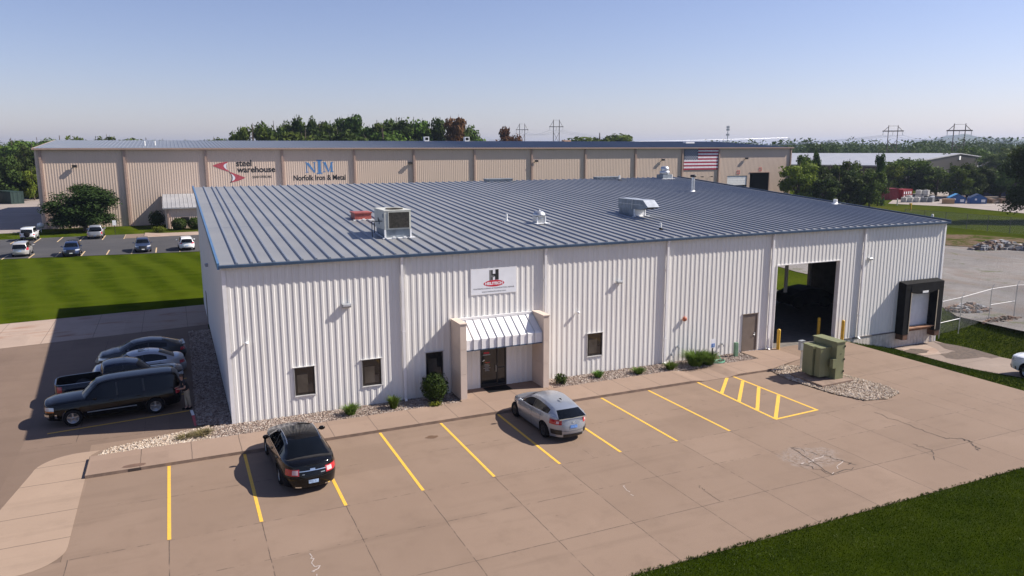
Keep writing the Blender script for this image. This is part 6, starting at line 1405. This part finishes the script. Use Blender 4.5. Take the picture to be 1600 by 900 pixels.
for i, (k, x, y, h, wd) in enumerate(TR2):
    if i < 21: grp, where = 'trees behind the beige warehouse', 'behind the beige roof'
    elif i < 29: grp, where = 'far trees on the left horizon', 'on the far left horizon'
    elif i < 41: grp, where = 'trees at the far left', 'in the far left thicket'
    elif i < 61: grp, where = 'trees right of the beige warehouse', 'beside the storage yard'
    else: grp, where = 'trees beyond the grey-roofed building', 'beyond the grey-roofed building'
    kd, mt, lab = KIND[k]; mt = 'leafdark' if ((29 <= i < 41 or i < 21 and i % 2) and mt == 'leaf') else mt; mt = 'leaf' if (41 <= i < 61 and i % 3 == 0 and mt == 'leafdark') else mt; az_ = math.atan2(x+1.7, y+34.2)
    rng = [j for j in range(len(TR2)) if (j < 21, j < 29, j < 41, j < 61) == (i < 21, i < 29, i < 41, i < 61) and TR2[j][0] == k]
    rng.sort(key=lambda j: math.atan2(TR2[j][1]+1.7, TR2[j][2]+34.2)); pos = (', '+ORD[rng.index(i)]+' of its kind from the left') if len(rng) > 1 else ''
    tree(kd, x, y, h, wd, mt, lab+' '+where+pos, grp, i)
SP = {'reddish': None}
for i, (k, x, y, h, wd) in enumerate(TR0):
    tree('broad', x, y, h, wd, ('leaf','leafdark')[i%2], 'lower '+('green','darker green')[i%2]+' tree filling the gaps behind the beige roof, '+ORD[i]+' from the left', 'trees behind the beige warehouse', i)
# far woodland that reads as one mass
def woodland(name, spots, label, mat, seed):
    random.seed(seed); mb = MB()
    for x, y, h, r in spots:
        leafball(mb, x, y, h*.55, r, r, h*.5, 150, r*.11, .5)
        leafball(mb, x+random.gauss(0,r*.4), y+random.gauss(0,r*.4), h*.3, r*1.1, r*1.1, h*.32, 80, r*.12, .5)
    return tag(mb.build(name, M[mat]), label, kind='stuff')
random.seed(91); sp = []
for _ in range(560):
    az = R(random.uniform(38, 66)); d = random.uniform(430, 1000); h = random.uniform(10, 17)+d*.004; sp.append((-1.7+d*sin(az), -34+d*cos(az), h, random.uniform(5, 9)+d*.003))
woodland('far_woodland', sp, 'far belt of trees along the right horizon', 'leafdark', 1); sp = []
for _ in range(420):
    az = R(random.uniform(-16, 12)); d = random.uniform(420, 900); h = random.uniform(11, 17)+d*.003; sp.append((-1.7+d*sin(az), -34+d*cos(az), h, random.uniform(5, 9)+d*.003))
woodland('far_woodland', sp, 'far belt of trees along the left horizon', 'leafdark', 2); sp = []
for _ in range(420):
    az = R(random.uniform(12, 44)); d = random.uniform(600, 1100); h = random.uniform(7, 11); sp.append((-1.7+d*sin(az), -34+d*cos(az), h, random.uniform(6, 10)+d*.003))
woodland('far_woodland', sp, 'low far belt of trees hidden mostly by the beige warehouse', 'leafdark', 3)
# hills
random.seed(17); mb = MB(); N = 150; vs = []
rows = [(3400, 0), (3900, .45), (4300, .8), (4700, 1.0), (5400, .95), (6500, .5)]
for d, k in rows:
    for i in range(N+1):
        az = R(36+48*i/N); a = i/N*22
        hh = (62+14*sin(a*.9)+9*sin(a*2.3+1)+5*sin(a*5.1+2)+3*sin(a*11.7)+random.uniform(-1.5,1.5))*min(1, max(0, (i/N)*2.6-.05))**.8
        if d > 5000: hh += 18*sin(a*.5+2)
        vs.append((-1.7+d*sin(az), -34+d*cos(az), -3+hh*k*1.08))
mb.add(vs, [(j*(N+1)+i, j*(N+1)+i+1, (j+1)*(N+1)+i+1, (j+1)*(N+1)+i) for j in range(len(rows)-1) for i in range(N)], 0, True)
tag(mb.build('hills', plain('wooded_hill', (.035,.055,.02), .95, var=.3, scale=.01)), kind='structure')

# ------------------------------------------------------------------ grey-roofed building on the right
GB = empty('grey_roofed_building', (184.5,117.5,0), R(21.7), 'wide low building with pale grey roof and dark brown gable beyond the trees', 'building')
gw, gl, ge, gr_ = 140, 170, 7.6, 10.6
dark = m_clad('dark_brown_cladding', (.032,.027,.025), (.025,.022,.02)); mb = MB(); mb.poly([(0,0,0),(gw,0,0),(gw,0,ge),(gw*.5,0,gr_),(0,0,ge)]); mb.build('gable_wall', dark, GB)
mb = MB(); mb.quad((0,gl,0),(0,0,0),(0,0,ge),(0,gl,ge)); mb.quad((gw,0,0),(gw,gl,0),(gw,gl,ge),(gw,0,ge)); mb.poly([(gw,gl,0),(0,gl,0),(0,gl,ge),(gw*.5,gl,gr_),(gw,gl,ge)]); mb.build('side_wall', dark, GB)
mb = MB(); mb.add([(-.5,-.5,ge),(gw*.5,-.5,gr_+.1),(gw+.5,-.5,ge),(-.5,gl,ge),(gw*.5,gl,gr_+.1),(gw+.5,gl,ge),(-.5,-.5,ge-.35),(gw*.5,-.5,gr_-.25),(gw+.5,-.5,ge-.35),(-.5,gl,ge-.35)], [(0,1,4,3),(1,2,5,4),(0,6,7,1),(1,7,8,2),(0,3,9,6)]); mb.build('roof', M['roof3'], GB)
mb = MB()
for z in (3.2, 5.0): mb.box(95,-.1,z,97.5,-.01,z+1.0); mb.box(100,-.1,z,102.5,-.01,z+1.0)
mb.build('window', M['white'], GB)
mb = MB(); mb.box(gw*.5-1,-.4,gr_-2.2,gw*.5+1,-.01,gr_-.9); mb.build('gable_lamp', M['white'], GB)

# ------------------------------------------------------------------ power line
POLES = [(269.5,545.5,34.1,'leftmost'), (258.0,462.0,34.0,'second from the left'), (308.2,218.7,23.1,'third from the left, beyond the grey roof'), (275.5,162.6,21.7,'rightmost, beyond the gable')]
DIR = [(.97,-.25),(.97,-.25),(.75,-.66),(.80,-.6)]
arm_pts = []
for (x, y, h, s), (dx, dy) in zip(POLES, DIR):
    k = h/34 if h > 30 else h/24
    e = empty('power_pole', (x, y, 0), atan2(dy, dx), 'dark wooden H-frame power line tower, '+s, 'power line tower', 'H-frame power line towers')
    sp_, aw = (2.2, 5.3) if h > 30 else (2.0, 4.5)
    for sg in (-1, 1): mb = MB(); mb.tube((sg*sp_,0,-1),(sg*sp_,0,h),.38 if h > 30 else .24,.24 if h > 30 else .16,n=7); mb.build('pole', M['polewood'], e)
    za = h-5*k if h > 30 else h-2.6
    mb = MB(); mb.box(-aw,-.2,za-.25,aw,.2,za+.2); mb.tube((-aw*.9,0,za),(-sp_,0,h-.6),.12,n=5); mb.tube((aw*.9,0,za),(sp_,0,h-.6),.12,n=5); mb.tube((-sp_,0,h-.3),(sp_,0,h-.3),.06,n=5); mb.build('crossarm', M['polewood'], e)
    mb = MB(); zb = za-(9 if h > 30 else 7); mb.tube((-sp_,0,za-4),(sp_,0,zb-3),.12,n=5); mb.tube((sp_,0,za-4),(-sp_,0,zb-3),.12,n=5); mb.build('cross_brace', M['polewood'], e)
    for q in (-aw*.93, 0, aw*.93): mb = MB(); mb.tube((q,0,za-.2),(q,0,za-2.4*(1 if h > 30 else .8)),.11,n=6); mb.build('insulator', M['grey_box'], e)
    arm_pts.append([(x+q*dx, y+q*dy, za-2.4*(1 if h > 30 else .8)) for q in (-aw*.93, 0, aw*.93)])
wirem = plain('sun_glint_conductor', (.7,.71,.74), .35, .3)  # sun glare on the wires is put into this pale colour
ext0 = [(p[0]+25, p[1]+160, p[2]) for p in arm_pts[0]]; ext1 = [(p[0]-60, p[1]-130, p[2]+1) for p in arm_pts[3]]
chain_ = [ext0]+arm_pts+[ext1]
for si, (A_, B_) in enumerate(zip(chain_, chain_[1:])):
    mb = MB()
    for a, b in zip(A_, B_):
        pts = []; L_ = (Vector(a)-Vector(b)).length; sag = min(8.5, L_*.032)
        for i in range(25): t = i/24; p = Vector(a).lerp(Vector(b), t); p.z -= sag*4*t*(1-t); pts.append(tuple(p))
        mb.path(pts, .07, 4)
    tag(mb.build('power_line', wirem), ('bright overhead conductors far left of the leftmost tower','overhead conductors strung between the two left towers','long bright overhead conductors sagging above the right end of the beige roof','overhead conductors between the two right towers','overhead conductors leaving the rightmost tower to the right')[si], 'overhead cable', 'overhead conductors')
ct = empty('cell_tower', (513.3,578,0), 0, 'thin distant mobile phone mast above the right end of the beige roof', 'mast')
mb = MB(); mb.tube((0,0,0),(0,0,36),.55,.35,n=8); mb.build('mast', M['grey_box'], ct)
mb = MB()
for z in (34.5, 32, 27): 
    for k in range(6): a = k*pi/3; mb.box(1.3*cos(a)-.25,1.3*sin(a)-.25,z-1,1.3*cos(a)+.25,1.3*sin(a)+.25,z+1)
    mb.lathe([(1.2,z),(1.35,z+.2),(1.2,z+.3)], (0,0,0), 10)
mb.build('antenna_ring', M['grey_box'], ct)
# near overhead service cable crossing behind the beige roof
mb = MB(); pts = []
for i in range(41): t = i/40; pts.append((-90+300*t, 176+8*t, 15.9-5.2*t*(1-t)*1.6+.6*t))
mb.path(pts, .05, 4); tag(mb.build('service_cable', wirem), 'thin bright cable passing low over the beige warehouse ridge', 'overhead cable')

# ------------------------------------------------------------------ storage yard on the right
def ribbed_box(name, x, y, z, l, w, h, rot, mat, label, cat='container', pitch=.28, extra=None):
    e = empty(name, (x, y, z), rot, label, cat)
    mb = MB(); corrug(mb, (0,0), (1,0), (0,-1), l, .15, lambda s: h-.12, pitch=pitch, depth=.04); corrug(mb, (l,0), (0,1), (1,0), w, .15, lambda s: h-.12, pitch=pitch, depth=.04); corrug(mb, (l,w), (-1,0), (0,1), l, .15, lambda s: h-.12, pitch=pitch, depth=.04); corrug(mb, (0,w), (0,-1), (-1,0), w, .15, lambda s: h-.12, pitch=pitch, depth=.04); mb.build('side_panel', mat, e)
    mb = MB()
    for a in (0, l): 
        for b in (0, w): mb.box(a-.07,b-.07,0,a+.07,b+.07,h)
    mb.box(0,-.06,0,l,.02,.15); mb.box(0,-.06,h-.12,l,.02,h); mb.box(0,w-.02,h-.12,l,w+.06,h); mb.box(-.06,0,h-.12,.02,w,h); mb.box(l-.02,0,h-.12,l+.06,w,h); mb.box(-.06,0,0,.02,w,.15); mb.box(0,0,h-.1,l,w,h-.03); mb.build('frame', mat, e)
    return e
red = plain('container_red', (.22,.012,.02), .5, var=.15, dirt=(.2,.06,.04,.3))
c = ribbed_box('shipping_container', 153.2, 96.6, 0, 6.4, 2.6, 2.75, R(-24), red, 'dark red shipping container at the edge of the trees', pitch=.35)
c = ribbed_box('shipping_container', 160.6, 94.0, 0, 4.5, 2.4, 2.45, R(12), red, 'short bright red shipping container with white panels on its doors', pitch=.9)
mb = MB()
for k in range(4): mb.box(.35+1.05*k,-.13,.5,.75+1.05*k,-.10,1.0); mb.box(.35+1.05*k,-.13,1.3,.75+1.05*k,-.10,1.9)
mb.build('door_panel', M['signwhite'], c)
def tote(x, y, z, label, s=1.15, pal=M['pvc'], rot=.3):
    e = empty('liquid_tote', (x, y, z), rot, label, 'tote', 'white liquid totes in the storage yard')
    mb = MB(); mb.box(0,0,.15,s,s,1.12); mb.lathe([(.18,1.12),(.18,1.18),(0,1.18)], (s/2,s/2,0), 10); mb.build('tank', pal, e)
    mb = MB(); mb.box(0,0,0,s,s,.15)
    for q in (.0, s/3, 2*s/3, s): mb.box(q-.02,-.03,.15,q+.02,-.005,1.15); mb.box(-.03,q-.02,.15,-.005,q+.02,1.15)
    for z in (.45,.8,1.1): mb.box(0,-.035,z,s,-.02,z+.03)
    mb.build('cage', M['fence_steel'], e)
pw = plain('tote_white', (.66,.65,.60), .5)
for x, y, z, lab in ((152.9,86.9,0,'front left white tote beside the red containers'),(154.2,86.3,0,'front white tote, second from the left'),(155.5,85.6,0,'front white tote, third from the left'),(163.5,91.5,0,'rear white tote on the ground behind the front row'),(164.9,90.6,0,'rear white tote at the right end'),(163.6,91.5,1.2,'white tote stacked on the left rear tote'),(165.0,90.6,1.2,'white tote stacked on the right rear tote'),(160.8,92.0,.0,'rear white tote next to the short red container')):
    tote(x, y, z, lab, pal=pw)
dg_ = plain('tote_grey', (.25,.27,.28), .5)
for x, y, lab in ((157.0,84.8,'grey tote right of the white front totes'),(158.2,84.2,'darker grey tote, rightmost of the front row')): tote(x, y, 0, lab, pal=dg_)
def bin_house(x, y, rot, lid, label):
    e = empty('recycling_bin', (x, y, 0), rot, label, 'recycling bin', 'gabled blue recycling bins')
    mb = MB(); mb.prism_y([(0,0),(3.3,0),(3.3,1.25),(1.65,2.15),(0,1.25)], 0, 2.1); mb.build('body', plain('bin_blue',(.02,.09,.26),.5), e)
    mb = MB(); mb.quad((-.05,-.05,1.28),(1.65,-.05,2.2),(1.65,2.15,2.2),(-.05,2.15,1.28)); mb.quad((1.65,-.05,2.2),(3.35,-.05,1.28),(3.35,2.15,1.28),(1.65,2.15,2.2)); mb.build('lid', lid, e)
    mb = MB(); mb.box(.9,-.04,.75,1.3,-.005,1.15); mb.box(2.2,-.04,.35,3.0,-.005,.95); mb.build('label_panel', M['signwhite'], e)
bin_house(158.4, 80.2, R(-38), plain('sky_blue_lid',(.10,.36,.66),.45), 'blue recycling bin with a bright sky-blue sloping lid')
bin_house(161.8, 77.6, R(-38), plain('slate_lid',(.05,.07,.12),.5), 'dark blue recycling bin with a slate lid')
tag(ribbed_box('roll_off_container', 184.0, 97.6, 0, 14.0, 2.4, 2.2, R(-32), plain('navy_container',(.012,.03,.10),.5), 'long navy roll-off container behind the pallets', pitch=.8))
random.seed(41); pl = [(164.5,76.6),(166.2,75.6),(167.8,74.6),(165.4,78.4),(167.4,77.2),(169.6,73.4)]
for i, (x, y) in enumerate(pl):
    mb = MB(); nlev = (6,5,6,7,6,4)[i]
    for k in range(nlev):
        z = k*.2
        for q in range(5): mb.box(.28*q,0,z+.13,.28*q+.2,1.2,z+.15)
        for q in (0,.55,1.1): mb.box(0,q,z+.02,1.32,q+.09,z+.13)
    o = mb.build('pallet_stack', M['wood'], loc=(x, y, 0), rotz=random.uniform(-.3,.3)); tag(o, 'stack of weathered wooden pallets, '+('front left','front second','front third','rear left','rear second','low rightmost')[i]+' in the storage yard', 'pallet stack', 'pallet stacks in the storage yard')
mb = MB(); mb.box(0,0,0,2.2,1.2,1.0); mb.box(-.05,-.05,1.0,2.25,1.25,1.08); tag(mb.build('wooden_crate', plain('tan_crate',(.38,.24,.13),.8), loc=(156.2,79.9,0), rotz=R(-35)), 'tan wooden crate just left of the blue recycling bins', 'crate')
rubble('scrap_pile', (160.5,87.0,0), 2.6, 1.6, 1.5, 60, .2, .6, [M['black'], M['signwhite'], rb[3]], 'jumble of black and white scrap behind the totes', 9)
rubble('scrap_pile', (167.0,82.5,0), 3.4, 1.5, 1.5, 70, .2, .6, [rb[2], M['black'], M['signwhite'], rb[3]], 'jumble of scrap behind the blue bins', 10)
car('black_pickup', (173.6,75.4,0), R(-38), 'dark pickup parked nose right beside the pallet stacks', 'car', dict(pick, sunroof=None))
car('white_crossover', (182.0,80.2,0), R(-150), 'small white car beyond the dark pickup in the storage yard', 'car', dict(xov, paint='white'))
mb = MB(); mb.box(0,0,2.9,9,5,3.1); mb.box(0,0,0,.2,.2,2.9); mb.box(8.8,0,0,9,.2,2.9); mb.box(0,4.8,0,.2,5,2.9); mb.box(8.8,4.8,0,9,5,2.9); tag(mb.build('open_shed', plain('tan_shed',(.42,.30,.18),.7), loc=(192,86,0), rotz=R(-35)), 'open shed with a flat tan roof in the storage yard', 'shed')
for x, y, l_, s, m_ in ((144.3,78,.55,'pale slanted post in the field','pvc'),(159.9,91.3,.6,'w','pvc')):
    pass
mb = MB(); mb.tube((0,0,0),(-.5,-.4,1.4),.11); tag(mb.build('marker_post', M['pvc'], loc=(143.3,81.5,0)), 'white slanted marker post in the field below the red containers', 'post')
mb = MB(); mb.tube((0,0,0),(0,0,1.3),.13); mb.box(-.25,-.2,1.1,.1,.2,1.4); tag(mb.build('hydrant', M['bollard'], loc=(133.5,70.5,0)), 'yellowish hydrant standing in the far grass field', 'hydrant')
mb = MB(); mb.lathe([(.22,0),(.22,.8),(.15,.95),(0,1.0)], (0,0,0), 10); tag(mb.build('standpipe', M['white_trim'], loc=(118.6,54.6,0)), 'short white standpipe in the field behind the roof edge', 'standpipe')

# ------------------------------------------------------------------ far left yard
c = ribbed_box('roll_off_container', -33.8, 176.2, 0, 9.0, 2.6, 2.9, R(118), plain('dark_green_container',(.010,.030,.026),.6), 'long dark green ribbed container in the yard left of the beige warehouse', pitch=.9)
mb = MB(); mb.box(0,0,.5,4.5,2.2,2.4); mb.lathe([(0,0),(.45,0),(.45,.25),(0,.25)], (1,-.1,.45), 14, axis='y'); tag(mb.build('white_trailer', M['white'], loc=(-47.0,183,0), rotz=.2), 'white trailer at the left edge beyond the truck yard', 'trailer')
mb = MB(); mb.box(0,0,0,2.4,1.8,1.6,0); mb.box(-.2,-.1,1.6,2.6,1.9,2.7,1); tag(mb.build('loading_bin', [plain('maroon',(.06,.015,.02),.6), plain('lilac_panel',(.16,.17,.30),.5)], loc=(-29.3,187,0)), 'maroon bin topped with a bluish panel at the left end of the beige warehouse', 'bin')
mb = MB(); mb.tube((0,0,0),(0,0,.9),.05); mb.lathe([(0,-.5),(.34,-.42),(.42,0),(.34,.42),(0,.5)], (0,0,1.0), 12, axis='x'); tag(mb.build('gas_tank', M['pvc'], loc=(-20.3,99.5,0)), 'small white propane tank at the left corner of the beige warehouse', 'tank')

# ------------------------------------------------------------------ haze
hz = MB(); hz.box(-9500,-4000,-6,9500,9500,135)
hm = D.materials.new('haze'); hm.use_nodes = True; t = hm.node_tree; t.nodes.clear(); ho = t.nodes.new('ShaderNodeOutputMaterial'); pv = t.nodes.new('ShaderNodeVolumePrincipled')
pv.inputs['Color'].default_value = (.50,.60,.80,1); pv.inputs['Density'].default_value = HAZE; pv.inputs['Anisotropy'].default_value = .25; t.links.new(pv.outputs[0], ho.inputs['Volume'])
tag(hz.build('haze', hm), kind='stuff')
